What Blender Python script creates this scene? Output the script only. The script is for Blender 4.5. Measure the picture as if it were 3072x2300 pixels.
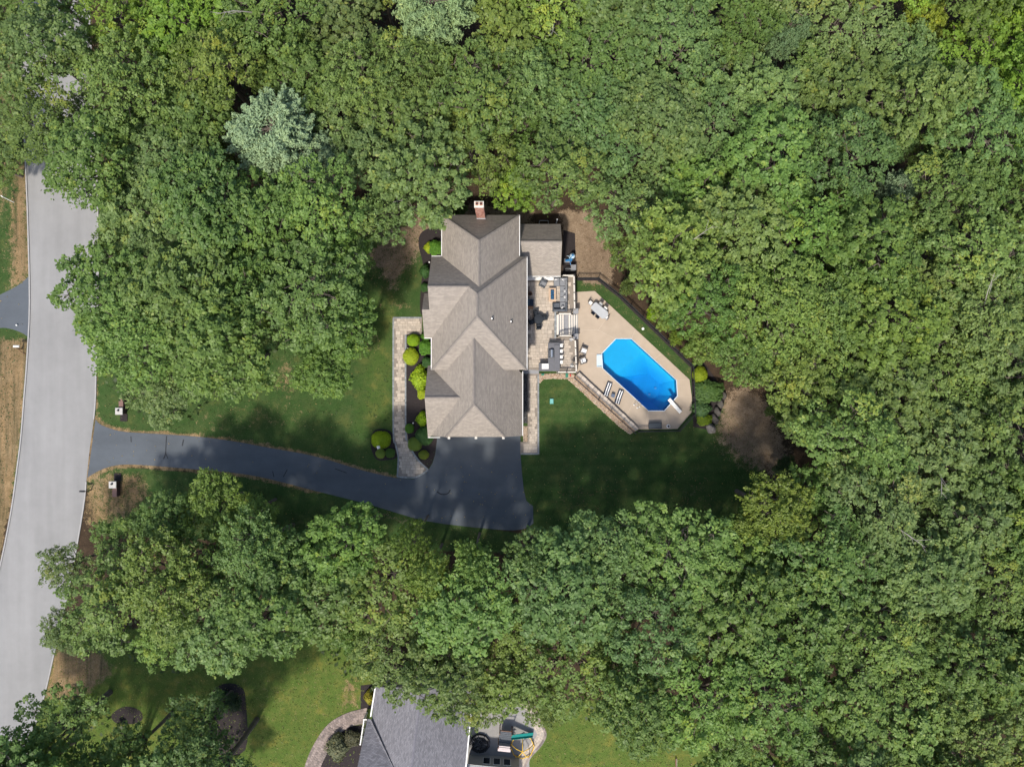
import bpy, bmesh, math, random
import numpy as np
from mathutils import Vector, Matrix
from mathutils.geometry import tessellate_polygon

random.seed(7)
R = math.radians
for o in list(bpy.data.objects):
    bpy.data.objects.remove(o)
scene = bpy.context.scene
col = scene.collection

# ------------------------------------------------------------------ camera, sky, sun, exposure
H = 89.0                      # height of the drone over the ground, metres
S = 3072 / (36.0 / 25.0 * H)  # photograph pixels per metre at ground level
CX, CY = 1536.0, 1150.0

cam_d = bpy.data.cameras.new('camera')
cam_d.sensor_width = 36.0
cam_d.lens = 25.0
cam_d.clip_start = 1.0
cam_d.clip_end = 2000.0
cam = bpy.data.objects.new('camera', cam_d)
cam.location = (0, 0, H)
col.objects.link(cam)
scene.camera = cam

SUN_EL = R(54.5)
SUN_XY = Vector((-0.36, -1.0)).normalized()      # where the sun stands, seen from above
world = bpy.data.worlds.new("World")
scene.world = world
world.use_nodes = True
nt = world.node_tree
bg = nt.nodes['Background']
sky = nt.nodes.new('ShaderNodeTexSky')
sky.sky_type = 'NISHITA'
sky.sun_disc = False
sky.sun_elevation = SUN_EL
sky.sun_rotation = math.atan2(SUN_XY.x, SUN_XY.y)
sky.air_density = 1.0
sky.dust_density = 2.0
nt.links.new(sky.outputs[0], bg.inputs[0])
bg.inputs[1].default_value = 0.15

sd = bpy.data.lights.new('sun', 'SUN')
sd.energy = 3.3
sd.angle = R(4.0)
sd.color = (1.0, 0.94, 0.84)
sun = bpy.data.objects.new('sun', sd)
sun_dir = Vector((SUN_XY.x * math.cos(SUN_EL), SUN_XY.y * math.cos(SUN_EL), math.sin(SUN_EL)))
sun.rotation_euler = (-sun_dir).to_track_quat('-Z', 'Y').to_euler()
sun.location = sun_dir * 150
col.objects.link(sun)

vs = scene.view_settings
vs.view_transform = 'Standard'
vs.look = 'None'
vs.exposure = 0.55
vs.gamma = 1.0
vs.use_curve_mapping = False
scene.cycles.max_bounces = 6
scene.cycles.diffuse_bounces = 3
scene.cycles.glossy_bounces = 2
scene.cycles.transmission_bounces = 4
scene.cycles.transparent_max_bounces = 8
scene.cycles.use_denoising = True
scene.cycles.use_adaptive_sampling = True
scene.cycles.adaptive_threshold = 0.02
scene.render.film_transparent = False

# ------------------------------------------------------------------ helpers
def W(px, py, z=0.0):
    f = (H - z) / H / S
    return Vector(((px - CX) * f, (CY - py) * f, z))

def poly(pts, z=0.0):
    return [W(p[0], p[1], z) for p in pts]

def K(pts, k=1.38879):
    return [(a * k, b * k) for a, b in pts]

def tag(o, label=None, cat=None, group=None, kind=None):
    if label: o['label'] = label
    if cat: o['category'] = cat
    if group: o['group'] = group
    if kind: o['kind'] = kind
    return o

def empty(name, loc=(0, 0, 0), rz=0.0, label=None, cat=None, group=None, kind=None, parent=None):
    o = bpy.data.objects.new(name, None)
    o.empty_display_size = 0.2
    o.location = loc
    o.rotation_euler = (0, 0, rz)
    col.objects.link(o)
    if parent: o.parent = parent
    return tag(o, label, cat, group, kind)

def wloc(o):
    v = Vector((0, 0, 0))
    while o is not None:
        v += Vector(o.location)
        o = o.parent
    return v

class MB:
    def __init__(s):
        s.v, s.f, s.uv = [], [], None
    def add(s, vs_, fs):
        n = len(s.v)
        s.v += [tuple(v) for v in vs_]
        s.f += [tuple(i + n for i in f) for f in fs]
        return s
    def box(s, c, d, rz=0.0, taper=1.0):
        x, y, z = d[0] / 2, d[1] / 2, d[2] / 2
        cs, sn = math.cos(rz), math.sin(rz)
        vs_ = []
        for zz, t in ((-z, 1.0), (z, taper)):
            for a, b in ((-x, -y), (x, -y), (x, y), (-x, y)):
                a *= t; b *= t
                vs_.append((c[0] + a * cs - b * sn, c[1] + a * sn + b * cs, c[2] + zz))
        return s.add(vs_, [(3, 2, 1, 0), (4, 5, 6, 7), (0, 1, 5, 4), (1, 2, 6, 5), (2, 3, 7, 6), (3, 0, 4, 7)])
    def cbox(s, c, d, rz=0.0, ch=0.03):
        """a box with its top edges chamfered"""
        x, y, z = d[0] / 2, d[1] / 2, d[2] / 2
        ch = min(ch, x * .8, y * .8, d[2] * .8)
        cs, sn = math.cos(rz), math.sin(rz)
        vs_ = []
        for zz, e in ((-z, 0), (z - ch, 0), (z, ch)):
            for a, b in ((-x + e, -y + e), (x - e, -y + e), (x - e, y - e), (-x + e, y - e)):
                vs_.append((c[0] + a * cs - b * sn, c[1] + a * sn + b * cs, c[2] + zz))
        fs = [(3, 2, 1, 0), (8, 9, 10, 11)]
        for k in (0, 4):
            for i in range(4):
                j = (i + 1) % 4
                fs.append((k + i, k + j, k + 4 + j, k + 4 + i))
        return s.add(vs_, fs)
    def prism(s, pts, z0, z1):
        p = [(a[0], a[1]) for a in pts]
        n = len(p)
        area = sum(p[i][0] * p[(i + 1) % n][1] - p[(i + 1) % n][0] * p[i][1] for i in range(n))
        if area < 0: p = p[::-1]
        tris = tessellate_polygon([[Vector((a, b, 0)) for a, b in p]])
        vs_ = [(a, b, z0) for a, b in p] + [(a, b, z1) for a, b in p]
        fs = []
        for t in tris:
            t = orient(p, t)
            fs.append(tuple(i + n for i in t)); fs.append(tuple(reversed(t)))
        for i in range(n):
            j = (i + 1) % n
            fs.append((i, j, j + n, i + n))
        return s.add(vs_, fs)
    def sheet(s, pts, z):
        p = [(a[0], a[1]) for a in pts]
        tris = tessellate_polygon([[Vector((a, b, 0)) for a, b in p]])
        return s.add([(a, b, z) for a, b in p], [orient(p, t) for t in tris])
    def tube(s, p0, p1, r0, r1=None, n=8, caps=True):
        r1 = r0 if r1 is None else r1
        p0, p1 = Vector(p0), Vector(p1)
        d = (p1 - p0).normalized()
        u = d.orthogonal().normalized(); w = d.cross(u)
        vs_ = []
        for p, r in ((p0, r0), (p1, r1)):
            for i in range(n):
                a = 2 * math.pi * i / n
                vs_.append(p + (u * math.cos(a) + w * math.sin(a)) * r)
        fs = [(i, (i + 1) % n, (i + 1) % n + n, i + n) for i in range(n)]
        if caps: fs += [tuple(range(n))[::-1], tuple(range(n, 2 * n))]
        return s.add(vs_, fs)
    def path(s, pts, radii, n=7):
        for i in range(len(pts) - 1):
            s.tube(pts[i], pts[i + 1], radii[i], radii[i + 1], n)
        return s
    def lathe(s, c, prof, n=16):
        vs_, fs = [], []
        for r, z in prof:
            for i in range(n):
                a = 2 * math.pi * i / n
                vs_.append((c[0] + r * math.cos(a), c[1] + r * math.sin(a), c[2] + z))
        for k in range(len(prof) - 1):
            for i in range(n):
                j = (i + 1) % n
                fs.append((k * n + i, k * n + j, (k + 1) * n + j, (k + 1) * n + i))
        fs.append(tuple(range(n))[::-1])
        fs.append(tuple(range((len(prof) - 1) * n, len(prof) * n)))
        return s.add(vs_, fs)
    def ell(s, c, r, n=12, m=7, rz=0.0):
        vs_, fs = [], []
        cs, sn = math.cos(rz), math.sin(rz)
        for k in range(m + 1):
            t = math.pi * k / m - math.pi / 2
            for i in range(n):
                a = 2 * math.pi * i / n
                x, y = r[0] * math.cos(t) * math.cos(a), r[1] * math.cos(t) * math.sin(a)
                vs_.append((c[0] + x * cs - y * sn, c[1] + x * sn + y * cs, c[2] + r[2] * math.sin(t)))
        for k in range(m):
            for i in range(n):
                j = (i + 1) % n
                fs.append((k * n + i, k * n + j, (k + 1) * n + j, (k + 1) * n + i))
        return s.add(vs_, fs)
    def sweep(s, pts, w, z0, z1):
        """a bar of width w along a ground polyline"""
        n = len(pts)
        L, Rr = offset_line(pts, w / 2), offset_line(pts, -w / 2)
        vs_ = []
        for a, b in zip(L, Rr):
            vs_ += [(a[0], a[1], z0), (b[0], b[1], z0), (b[0], b[1], z1), (a[0], a[1], z1)]
        fs = []
        for i in range(n - 1):
            k, m = 4 * i, 4 * i + 4
            for q in range(4):
                r = (q + 1) % 4
                fs.append((k + q, k + r, m + r, m + q))
        fs += [(3, 2, 1, 0), (4 * n - 4, 4 * n - 3, 4 * n - 2, 4 * n - 1)]
        return s.add(vs_, fs)
    def mesh(s, name, mat, smooth=False, off=None):
        me = bpy.data.meshes.new(name)
        v = s.v
        if off is not None:
            v = [(a[0] - off[0], a[1] - off[1], a[2] - off[2]) for a in v]
        me.from_pydata(v, [], s.f)
        if s.uv is not None:
            ul = me.uv_layers.new(name='uv')
            flat = [c for f in s.uv for c in f]
            ul.data.foreach_set('uv', [x for c in flat for x in c])
        me.materials.append(mat)
        if smooth:
            me.polygons.foreach_set('use_smooth', [True] * len(me.polygons))
        me.update()
        return me
    def build(s, name, mat, parent=None, local=False, smooth=False, **kw):
        off = None
        if parent is not None and not local: off = wloc(parent)
        o = bpy.data.objects.new(name, s.mesh(name, mat, smooth, off))
        col.objects.link(o)
        if parent is not None: o.parent = parent
        return tag(o, **kw)

def orient(p, t):
    a, b, c = (p[i] for i in t)
    return tuple(t) if (b[0] - a[0]) * (c[1] - a[1]) - (b[1] - a[1]) * (c[0] - a[0]) > 0 else tuple(t)[::-1]

def offset_line(pts, d):
    out = []
    n = len(pts)
    for i in range(n):
        a = Vector(pts[max(i - 1, 0)][:2]); b = Vector(pts[min(i + 1, n - 1)][:2])
        t = (b - a).normalized()
        out.append((pts[i][0] - t.y * d, pts[i][1] + t.x * d))
    return out

def smooth_line(pts, k=4, closed=False):
    """Catmull-Rom through 2-D points"""
    n = len(pts); out = []
    rng = range(n if closed else n - 1)
    for i in rng:
        if closed:
            p0, p1, p2, p3 = (Vector(pts[(i + j) % n][:2]) for j in (-1, 0, 1, 2))
        else:
            p0, p1, p2, p3 = (Vector(pts[min(max(i + j, 0), n - 1)][:2]) for j in (-1, 0, 1, 2))
        for q in range(k):
            t = q / k
            out.append(0.5 * ((2 * p1) + (p2 - p0) * t + (2 * p0 - 5 * p1 + 4 * p2 - p3) * t * t + (3 * p1 - p0 - 3 * p2 + p3) * t ** 3))
    if not closed: out.append(Vector(pts[-1][:2]))
    return [(v.x, v.y) for v in out]

def copy_tree(o, parent=None):
    c = o.copy(); col.objects.link(c)
    if parent is not None: c.parent = parent
    for ch in list(o.children): copy_tree(ch, c)
    return c

def inside(p, pg):
    x, y = p[0], p[1]; r = False; n = len(pg); j = n - 1
    for i in range(n):
        xi, yi, xj, yj = pg[i][0], pg[i][1], pg[j][0], pg[j][1]
        if (yi > y) != (yj > y) and x < (xj - xi) * (y - yi) / (yj - yi) + xi: r = not r
        j = i
    return r

def sdist(X, Y, pg):
    """signed distance (positive inside) of arrays to a polygon"""
    d = np.full(X.shape, 1e9); ins = np.zeros(X.shape, bool); n = len(pg)
    for i in range(n):
        ax, ay = pg[i][0], pg[i][1]; bx, by = pg[(i + 1) % n][0], pg[(i + 1) % n][1]
        ex, ey = bx - ax, by - ay
        t = np.clip(((X - ax) * ex + (Y - ay) * ey) / (ex * ex + ey * ey + 1e-9), 0, 1)
        d = np.minimum(d, np.hypot(X - ax - t * ex, Y - ay - t * ey))
        if ay != by:
            ins ^= ((ay > Y) != (by > Y)) & (X < ex * (Y - ay) / (by - ay) + ax)
    return np.where(ins, d, -d)

# ------------------------------------------------------------------ materials
def nodes(m):
    m.use_nodes = True
    return m.node_tree, m.node_tree.nodes['Principled BSDF']

def noise(t, scale, detail=4.0, rough=0.6, coord=None):
    n = t.nodes.new('ShaderNodeTexNoise')
    n.inputs['Scale'].default_value = scale
    n.inputs['Detail'].default_value = detail
    n.inputs['Roughness'].default_value = rough
    if coord is not None: t.links.new(coord, n.inputs['Vector'])
    return n.outputs['Fac']

def ramp(t, fac, stops):
    n = t.nodes.new('ShaderNodeValToRGB')
    e = n.color_ramp.elements
    while len(e) < len(stops): e.new(0.5)
    for i, (p, c) in enumerate(stops):
        e[i].position = p
        e[i].color = (*c, 1) if len(c) == 3 else c
    t.links.new(fac, n.inputs['Fac'])
    return n.outputs['Color']

def mix(t, a, b, fac, mode='MIX'):
    n = t.nodes.new('ShaderNodeMix')
    n.data_type = 'RGBA'; n.blend_type = mode; n.clamp_factor = True; n.clamp_result = False
    for sock, val in ((n.inputs[0], fac), (n.inputs[6], a), (n.inputs[7], b)):
        if hasattr(val, 'links'): t.links.new(val, sock)
        elif isinstance(val, tuple): sock.default_value = (*val, 1) if len(val) == 3 else val
        else: sock.default_value = val
    return n.outputs[2]

def math_(t, op, a, b=None):
    n = t.nodes.new('ShaderNodeMath'); n.operation = op
    for k, val in enumerate((a, b)):
        if val is None: continue
        if hasattr(val, 'links'): t.links.new(val, n.inputs[k])
        else: n.inputs[k].default_value = val
    return n.outputs[0]

def objcoord(t):
    g = t.nodes.new('ShaderNodeNewGeometry')
    return g.outputs['Position']

def bump(t, b, h, strength=0.3, dist=0.02):
    n = t.nodes.new('ShaderNodeBump')
    n.inputs['Strength'].default_value = strength
    n.inputs['Distance'].default_value = dist
    t.links.new(h, n.inputs['Height'])
    t.links.new(n.outputs[0], b.inputs['Normal'])

def sc(c, k): return tuple(min(1.0, x * k) for x in c)

def mat(name, c, rough=0.7, var=0.15, scale=3.0, fine=40.0, spec=0.3, metal=0.0, rnd=0.0, bmp=0.0, alt=None):
    """a weathered surface: large blotches, fine grain, optional tone per object"""
    m = bpy.data.materials.new(name)
    t, b = nodes(m)
    p = objcoord(t)
    big = noise(t, scale, 4, 0.6, p)
    sm = noise(t, fine, 3, 0.7, p)
    f = math_(t, 'ADD', math_(t, 'MULTIPLY', big, 0.6), math_(t, 'MULTIPLY', sm, 0.4))
    colr = ramp(t, f, [(0.3, sc(c, 1 - var)), (0.5, c), (0.7, sc(alt or c, 1 + var))])
    if rnd:
        oi = t.nodes.new('ShaderNodeObjectInfo')
        k = ramp(t, oi.outputs['Random'], [(0.0, (1 - rnd,) * 3), (0.5, (1, 1 - rnd * .1, 1 - rnd * .2)), (1.0, (1 + rnd, 1 + rnd * .9, 1 + rnd * .8))])
        colr = mix(t, colr, k, 1.0, 'MULTIPLY')
    t.links.new(colr, b.inputs['Base Color'])
    b.inputs['Roughness'].default_value = rough
    b.inputs['Specular IOR Level'].default_value = spec
    b.inputs['Metallic'].default_value = metal
    if bmp: bump(t, b, sm, bmp, 0.02)
    return m

M = {}
M['white'] = mat('white_paint', (0.74, 0.73, 0.70), 0.45, 0.06)
M['cream'] = mat('cream_trim', (0.62, 0.57, 0.50), 0.55, 0.08)
M['wall'] = mat('grey_siding', (0.42, 0.41, 0.38), 0.7, 0.06)
M['grey_cap'] = mat('grey_cap', (0.25, 0.25, 0.26), 0.6, 0.12)
M['dark'] = mat('dark_metal', (0.025, 0.026, 0.03), 0.45, 0.2)
M['glass'] = mat('dark_glass', (0.02, 0.026, 0.035), 0.08, 0.1, spec=0.6)
M['brick'] = mat('red_brick', (0.30, 0.135, 0.095), 0.85, 0.3, 6.0, 30)
M['mortar'] = mat('mortar', (0.42, 0.37, 0.33), 0.9, 0.15)
M['mulch'] = mat('dark_mulch', (0.028, 0.022, 0.022), 0.95, 0.45, 6, 45, bmp=0.6)
M['deck'] = mat('tan_concrete', (0.40, 0.325, 0.25), 0.85, 0.10, 0.9, 30, rnd=0.04, bmp=0.1)
M['joint'] = mat('joint_sand', (0.235, 0.20, 0.165), 0.95, 0.2)
M['paver'] = mat('tan_paver', (0.43, 0.37, 0.305), 0.85, 0.16, 4, 30, rnd=0.16, bmp=0.2)
M['paver_border'] = mat('blue_grey_border_paver', (0.24, 0.26, 0.27), 0.85, 0.15, 4, 30, rnd=0.2)
M['paver_grey'] = mat('grey_brown_paver', (0.23, 0.19, 0.175), 0.85, 0.2, 4, 30, rnd=0.35)
M['cap_stone'] = mat('tan_cap_stone', (0.43, 0.375, 0.32), 0.9, 0.2, 3, 25, rnd=0.2, bmp=0.3)
M['river'] = mat('river_stone', (0.36, 0.255, 0.175), 0.8, 0.55, 5, 9)
M['pea'] = mat('dark_gravel', (0.06, 0.06, 0.06), 0.9, 0.5, 8, 14)
M['kerb'] = mat('granite_kerb', (0.33, 0.32, 0.31), 0.85, 0.15)
M['stone_grey'] = mat('grey_boulder', (0.20, 0.185, 0.17), 0.9, 0.5, 2.5, 10, bmp=0.6, rnd=0.3)
M['stone_dark'] = mat('dark_rock', (0.075, 0.068, 0.06), 0.95, 0.55, 2.5, 9, bmp=0.6)
M['pale_stone'] = mat('pale_stone', (0.46, 0.44, 0.41), 0.9, 0.15)
M['cushion_grey'] = mat('grey_cushion', (0.20, 0.205, 0.215), 0.9, 0.08)
M['frame_grey'] = mat('slate_grey_wicker', (0.085, 0.095, 0.11), 0.8, 0.15, 6, 60)
M['cushion_white'] = mat('white_cushion', (0.76, 0.75, 0.73), 0.85, 0.05)
M['wicker'] = mat('brown_grey_wicker', (0.20, 0.175, 0.155), 0.8, 0.2, 8, 60)
M['cover'] = mat('dark_navy_cover', (0.022, 0.027, 0.035), 0.75, 0.25, 3, 20)
M['counter'] = mat('slate_counter', (0.125, 0.125, 0.135), 0.55, 0.12, 3, 40)
M['steel'] = mat('brushed_steel', (0.45, 0.47, 0.49), 0.3, 0.08, metal=0.8)
M['navy'] = mat('navy_fabric', (0.02, 0.03, 0.055), 0.85, 0.1)
M['table_top'] = mat('light_grey_table', (0.40, 0.41, 0.42), 0.55, 0.1, 2, 25)
M['box'] = mat('charcoal_deck_box', (0.055, 0.065, 0.075), 0.7, 0.12)
M['wood_beige'] = mat('beige_wood', (0.47, 0.34, 0.235), 0.7, 0.15, 4, 20)
M['blue_glass'] = mat('blue_fire_glass', (0.03, 0.13, 0.26), 0.25, 0.6, 12, 25)
M['brown_wood'] = mat('brown_wood', (0.16, 0.085, 0.05), 0.75, 0.3)
M['dark_brick'] = mat('dark_brown_brick', (0.085, 0.05, 0.042), 0.9, 0.3, 5, 14)
M['teal'] = mat('teal_plastic', (0.015, 0.22, 0.19), 0.4, 0.1)
M['green_lid'] = mat('green_lid', (0.03, 0.18, 0.12), 0.55, 0.12)
M['pale_teal'] = mat('pale_teal_box', (0.16, 0.42, 0.38), 0.55, 0.1)
M['red'] = mat('red_paint', (0.5, 0.05, 0.04), 0.5, 0.1)
M['yellow'] = mat('yellow_paint', (0.72, 0.45, 0.05), 0.45, 0.1)
M['blue_plastic'] = mat('blue_plastic', (0.03, 0.16, 0.36), 0.35, 0.25, 5, 12)
M['pale_blue'] = mat('pale_blue_plastic', (0.42, 0.56, 0.66), 0.35, 0.2)
M['bark'] = mat('grey_brown_bark', (0.13, 0.105, 0.085), 0.95, 0.4, 3, 20)
M['pale_bark'] = mat('pale_dead_wood', (0.5, 0.47, 0.43), 0.9, 0.2)
M['dead_wood'] = mat('grey_dead_wood', (0.30, 0.27, 0.24), 0.9, 0.2)
M['pink_roof'] = mat('pale_plank', (0.55, 0.47, 0.46), 0.7, 0.1)
M['liner_step'] = mat('white_pool_step', (0.52, 0.62, 0.68), 0.4, 0.04)

# striped pillow / lounger fabric
def striped(name, a, b, freq, axis=1):
    m = bpy.data.materials.new(name)
    t, bs = nodes(m)
    tc = t.nodes.new('ShaderNodeTexCoord')
    sp = t.nodes.new('ShaderNodeSeparateXYZ')
    t.links.new(tc.outputs['Object'], sp.inputs[0])
    s_ = math_(t, 'FRACT', math_(t, 'MULTIPLY', sp.outputs[axis], freq))
    g = math_(t, 'GREATER_THAN', s_, 0.5)
    t.links.new(mix(t, a, b, g), bs.inputs['Base Color'])
    bs.inputs['Roughness'].default_value = 0.9
    return m
M['stripe_pillow'] = striped('black_white_stripe', (0.72, 0.71, 0.69), (0.03, 0.03, 0.035), 9.0)

# asphalt
def asphalt(name, c, var, track=False):
    m = bpy.data.materials.new(name)
    t, b = nodes(m)
    p = objcoord(t)
    big = noise(t, 0.12, 5, 0.6, p)
    mid = noise(t, 0.9, 4, 0.6, p)
    fine = noise(t, 26, 2, 0.7, p)
    mp = t.nodes.new('ShaderNodeMapping')
    mp.inputs['Scale'].default_value = (0.8, 0.06, 1) if track else (0.08, 0.5, 1)
    t.links.new(p, mp.inputs['Vector'])
    streak = noise(t, 1.0, 3, 0.5, mp.outputs[0])
    f = math_(t, 'ADD', math_(t, 'MULTIPLY', big, 0.4), math_(t, 'ADD', math_(t, 'MULTIPLY', mid, 0.15), math_(t, 'ADD', math_(t, 'MULTIPLY', fine, 0.15), math_(t, 'MULTIPLY', streak, 0.3))))
    t.links.new(ramp(t, f, [(0.35, sc(c, 1 - var)), (0.5, c), (0.65, sc(c, 1 + var))]), b.inputs['Base Color'])
    b.inputs['Roughness'].default_value = 0.85
    b.inputs['Specular IOR Level'].default_value = 0.3
    bump(t, b, fine, 0.15, 0.01)
    return m
M['road'] = asphalt('pale_old_asphalt', (0.245, 0.241, 0.236), 0.16, True)
M['drive'] = asphalt('sealed_asphalt', (0.088, 0.100, 0.114), 0.24)
M['tar'] = mat('black_tar', (0.018, 0.02, 0.024), 0.6, 0.2)

# shingles (uv in metres: u along the eave, v up the slope)
def shingle(name, c, k=0.16):
    m = bpy.data.materials.new(name)
    t, b = nodes(m)
    uv = t.nodes.new('ShaderNodeUVMap'); uv.uv_map = 'uv'
    br = t.nodes.new('ShaderNodeTexBrick')
    br.offset = 0.5
    br.inputs['Scale'].default_value = 1.0
    br.inputs['Brick Width'].default_value = 0.34
    br.inputs['Row Height'].default_value = 0.145
    br.inputs['Mortar Size'].default_value = 0.012
    br.inputs['Bias'].default_value = 0.0
    br.inputs['Color1'].default_value = (*sc(c, 1 - k), 1)
    br.inputs['Color2'].default_value = (*sc(c, 1 + k), 1)
    br.inputs['Mortar'].default_value = (*sc(c, 0.55), 1)
    t.links.new(uv.outputs[0], br.inputs['Vector'])
    p = objcoord(t)
    blot = noise(t, 0.5, 4, 0.6, p)
    mp = t.nodes.new('ShaderNodeMapping'); mp.inputs['Scale'].default_value = (0.30, 3.6, 1)
    t.links.new(uv.outputs[0], mp.inputs['Vector'])
    run = noise(t, 1.0, 3, 0.6, mp.outputs[0])
    gr = noise(t, 9, 3, 0.8, p)
    v = math_(t, 'ADD', math_(t, 'MULTIPLY', blot, 0.25), math_(t, 'ADD', math_(t, 'MULTIPLY', run, 0.45), math_(t, 'MULTIPLY', gr, 0.30)))
    k2 = ramp(t, v, [(0.3, (0.82, 0.82, 0.82)), (0.5, (1, 1, 1)), (0.7, (1.14, 1.13, 1.12))])
    t.links.new(mix(t, br.outputs['Color'], k2, 1.0, 'MULTIPLY'), b.inputs['Base Color'])
    b.inputs['Roughness'].default_value = 0.92
    b.inputs['Specular IOR Level'].default_value = 0.2
    bump(t, b, br.outputs['Fac'], -0.25, 0.01)
    return m
M['shingle'] = shingle('weathered_tan_shingle', (0.284, 0.250, 0.215), 0.13)
M['shingle_grey'] = shingle('blue_grey_shingle', (0.19, 0.185, 0.20), 0.22)
M['ridge'] = mat('ridge_shingle', (0.20, 0.178, 0.158), 0.95, 0.25, 3, 12)
M['ridge_grey'] = mat('grey_ridge_shingle', (0.17, 0.165, 0.185), 0.95, 0.25, 3, 12)

# leaves: tone of the tree from the object colour, tone of the leaf from a face attribute
def leaf(name, trans=0.38, spec=0.3, rough=0.5):
    m = bpy.data.materials.new(name)
    t, b = nodes(m)
    oi = t.nodes.new('ShaderNodeObjectInfo')
    at = t.nodes.new('ShaderNodeAttribute'); at.attribute_name = 'tint'; at.attribute_type = 'GEOMETRY'
    k = ramp(t, at.outputs['Fac'], [(0.0, (0.66, 0.70, 0.70)), (0.45, (0.96, 0.98, 0.95)), (0.85, (1.28, 1.22, 1.1)), (1.0, (1.6, 1.28, 0.9))])
    c = mix(t, oi.outputs['Color'], k, 1.0, 'MULTIPLY')
    t.links.new(c, b.inputs['Base Color'])
    b.inputs['Roughness'].default_value = rough
    b.inputs['Specular IOR Level'].default_value = spec
    tr = t.nodes.new('ShaderNodeBsdfTranslucent')
    t.links.new(mix(t, c, (1.25, 1.2, 0.55), 1.0, 'MULTIPLY'), tr.inputs['Color'])
    ms = t.nodes.new('ShaderNodeMixShader'); ms.inputs[0].default_value = trans
    t.links.new(b.outputs[0], ms.inputs[1]); t.links.new(tr.outputs[0], ms.inputs[2])
    t.links.new(ms.outputs[0], t.nodes['Material Output'].inputs['Surface'])
    return m
M['leaf'] = leaf('broad_leaf')
M['needle'] = leaf('pine_needle', 0.2, 0.3, 0.6)
M['hedge'] = leaf('clipped_leaf', 0.25, 0.25, 0.6)

# ground: weights painted on the vertices say what grows where
def ground_mat():
    m = bpy.data.materials.new('ground_cover')
    t, b = nodes(m)
    p = objcoord(t)
    at = t.nodes.new('ShaderNodeAttribute'); at.attribute_name = 'cover'; at.attribute_type = 'GEOMETRY'
    sp = t.nodes.new('ShaderNodeSeparateColor'); t.links.new(at.outputs['Color'], sp.inputs[0])
    wob = noise(t, 1.3, 5, 0.7, p)
    fine = noise(t, 7.0, 3, 0.65, p)
    vf = noise(t, 30.0, 2, 0.7, p)
    big = noise(t, 0.22, 4, 0.6, p)
    def edge(w, k=0.75):
        s_ = math_(t, 'ADD', w, math_(t, 'MULTIPLY', math_(t, 'SUBTRACT', math_(t, 'ADD', math_(t, 'MULTIPLY', wob, 0.6), math_(t, 'MULTIPLY', fine, 0.4)), 0.5), k * 2))
        return ramp(t, s_, [(0.41, (0, 0, 0)), (0.59, (1, 1, 1))])
    f = math_(t, 'ADD', math_(t, 'MULTIPLY', wob, 0.25), math_(t, 'ADD', math_(t, 'MULTIPLY', fine, 0.35), math_(t, 'ADD', math_(t, 'MULTIPLY', vf, 0.2), math_(t, 'MULTIPLY', big, 0.2))))
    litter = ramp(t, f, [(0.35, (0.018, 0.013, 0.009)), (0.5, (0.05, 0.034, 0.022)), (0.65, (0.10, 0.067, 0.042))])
    grass = ramp(t, f, [(0.33, (0.027, 0.050, 0.015)), (0.5, (0.047, 0.080, 0.023)), (0.68, (0.085, 0.110, 0.040))])
    sx = t.nodes.new('ShaderNodeSeparateXYZ'); t.links.new(p, sx.inputs[0])
    st = math_(t, 'SINE', math_(t, 'MULTIPLY', math_(t, 'ADD', sx.outputs[1], math_(t, 'MULTIPLY', wob, 0.12)), 5.2))
    stm = math_(t, 'MULTIPLY', math_(t, 'MULTIPLY', st, 0.07), at.outputs['Alpha'])
    gk = math_(t, 'ADD', 1.0, stm)
    cg = t.nodes.new('ShaderNodeCombineColor')
    for i in range(3): t.links.new(gk, cg.inputs[i])
    grass = mix(t, grass, cg.outputs[0], 1.0, 'MULTIPLY')
    dry = ramp(t, f, [(0.36, (0.085, 0.065, 0.028)), (0.5, (0.20, 0.138, 0.072)), (0.64, (0.34, 0.25, 0.145))])
    dirt = ramp(t, f, [(0.36, (0.085, 0.058, 0.038)), (0.5, (0.215, 0.155, 0.102)), (0.64, (0.37, 0.285, 0.20))])
    mpv = t.nodes.new('ShaderNodeMapping'); mpv.inputs['Scale'].default_value = (1.6, .10, 1)
    t.links.new(p, mpv.inputs['Vector'])
    stk = noise(t, 1.0, 4, .7, mpv.outputs[0])
    dry = mix(t, dry, ramp(t, stk, [(.35, (.55, .62, .60)), (.5, (1, 1, 1)), (.65, (1.22, 1.16, 1.1))]), 1.0, 'MULTIPLY')
    mott = noise(t, .55, 5, .65, p)
    grass = mix(t, grass, ramp(t, mott, [(.40, (.80, .95, .85)), (.54, (1, 1, 1)), (.68, (1.6, 1.22, 1.2))]), 1.0, 'MULTIPLY')
    pg_ = t.nodes.new('ShaderNodeAttribute'); pg_.attribute_name = 'paler_grass'; pg_.attribute_type = 'GEOMETRY'
    grass = mix(t, grass, mix(t, grass, (2.0, 1.6, 1.2), 1.0, 'MULTIPLY'), pg_.outputs['Fac'])
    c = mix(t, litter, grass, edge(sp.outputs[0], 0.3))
    c = mix(t, c, dry, edge(sp.outputs[1]))
    c = mix(t, c, dirt, edge(sp.outputs[2]))
    t.links.new(c, b.inputs['Base Color'])
    b.inputs['Roughness'].default_value = 0.95
    b.inputs['Specular IOR Level'].default_value = 0.1
    bump(t, b, math_(t, 'ADD', fine, vf), 0.7, 0.05)
    return m
M['ground'] = ground_mat()

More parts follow.
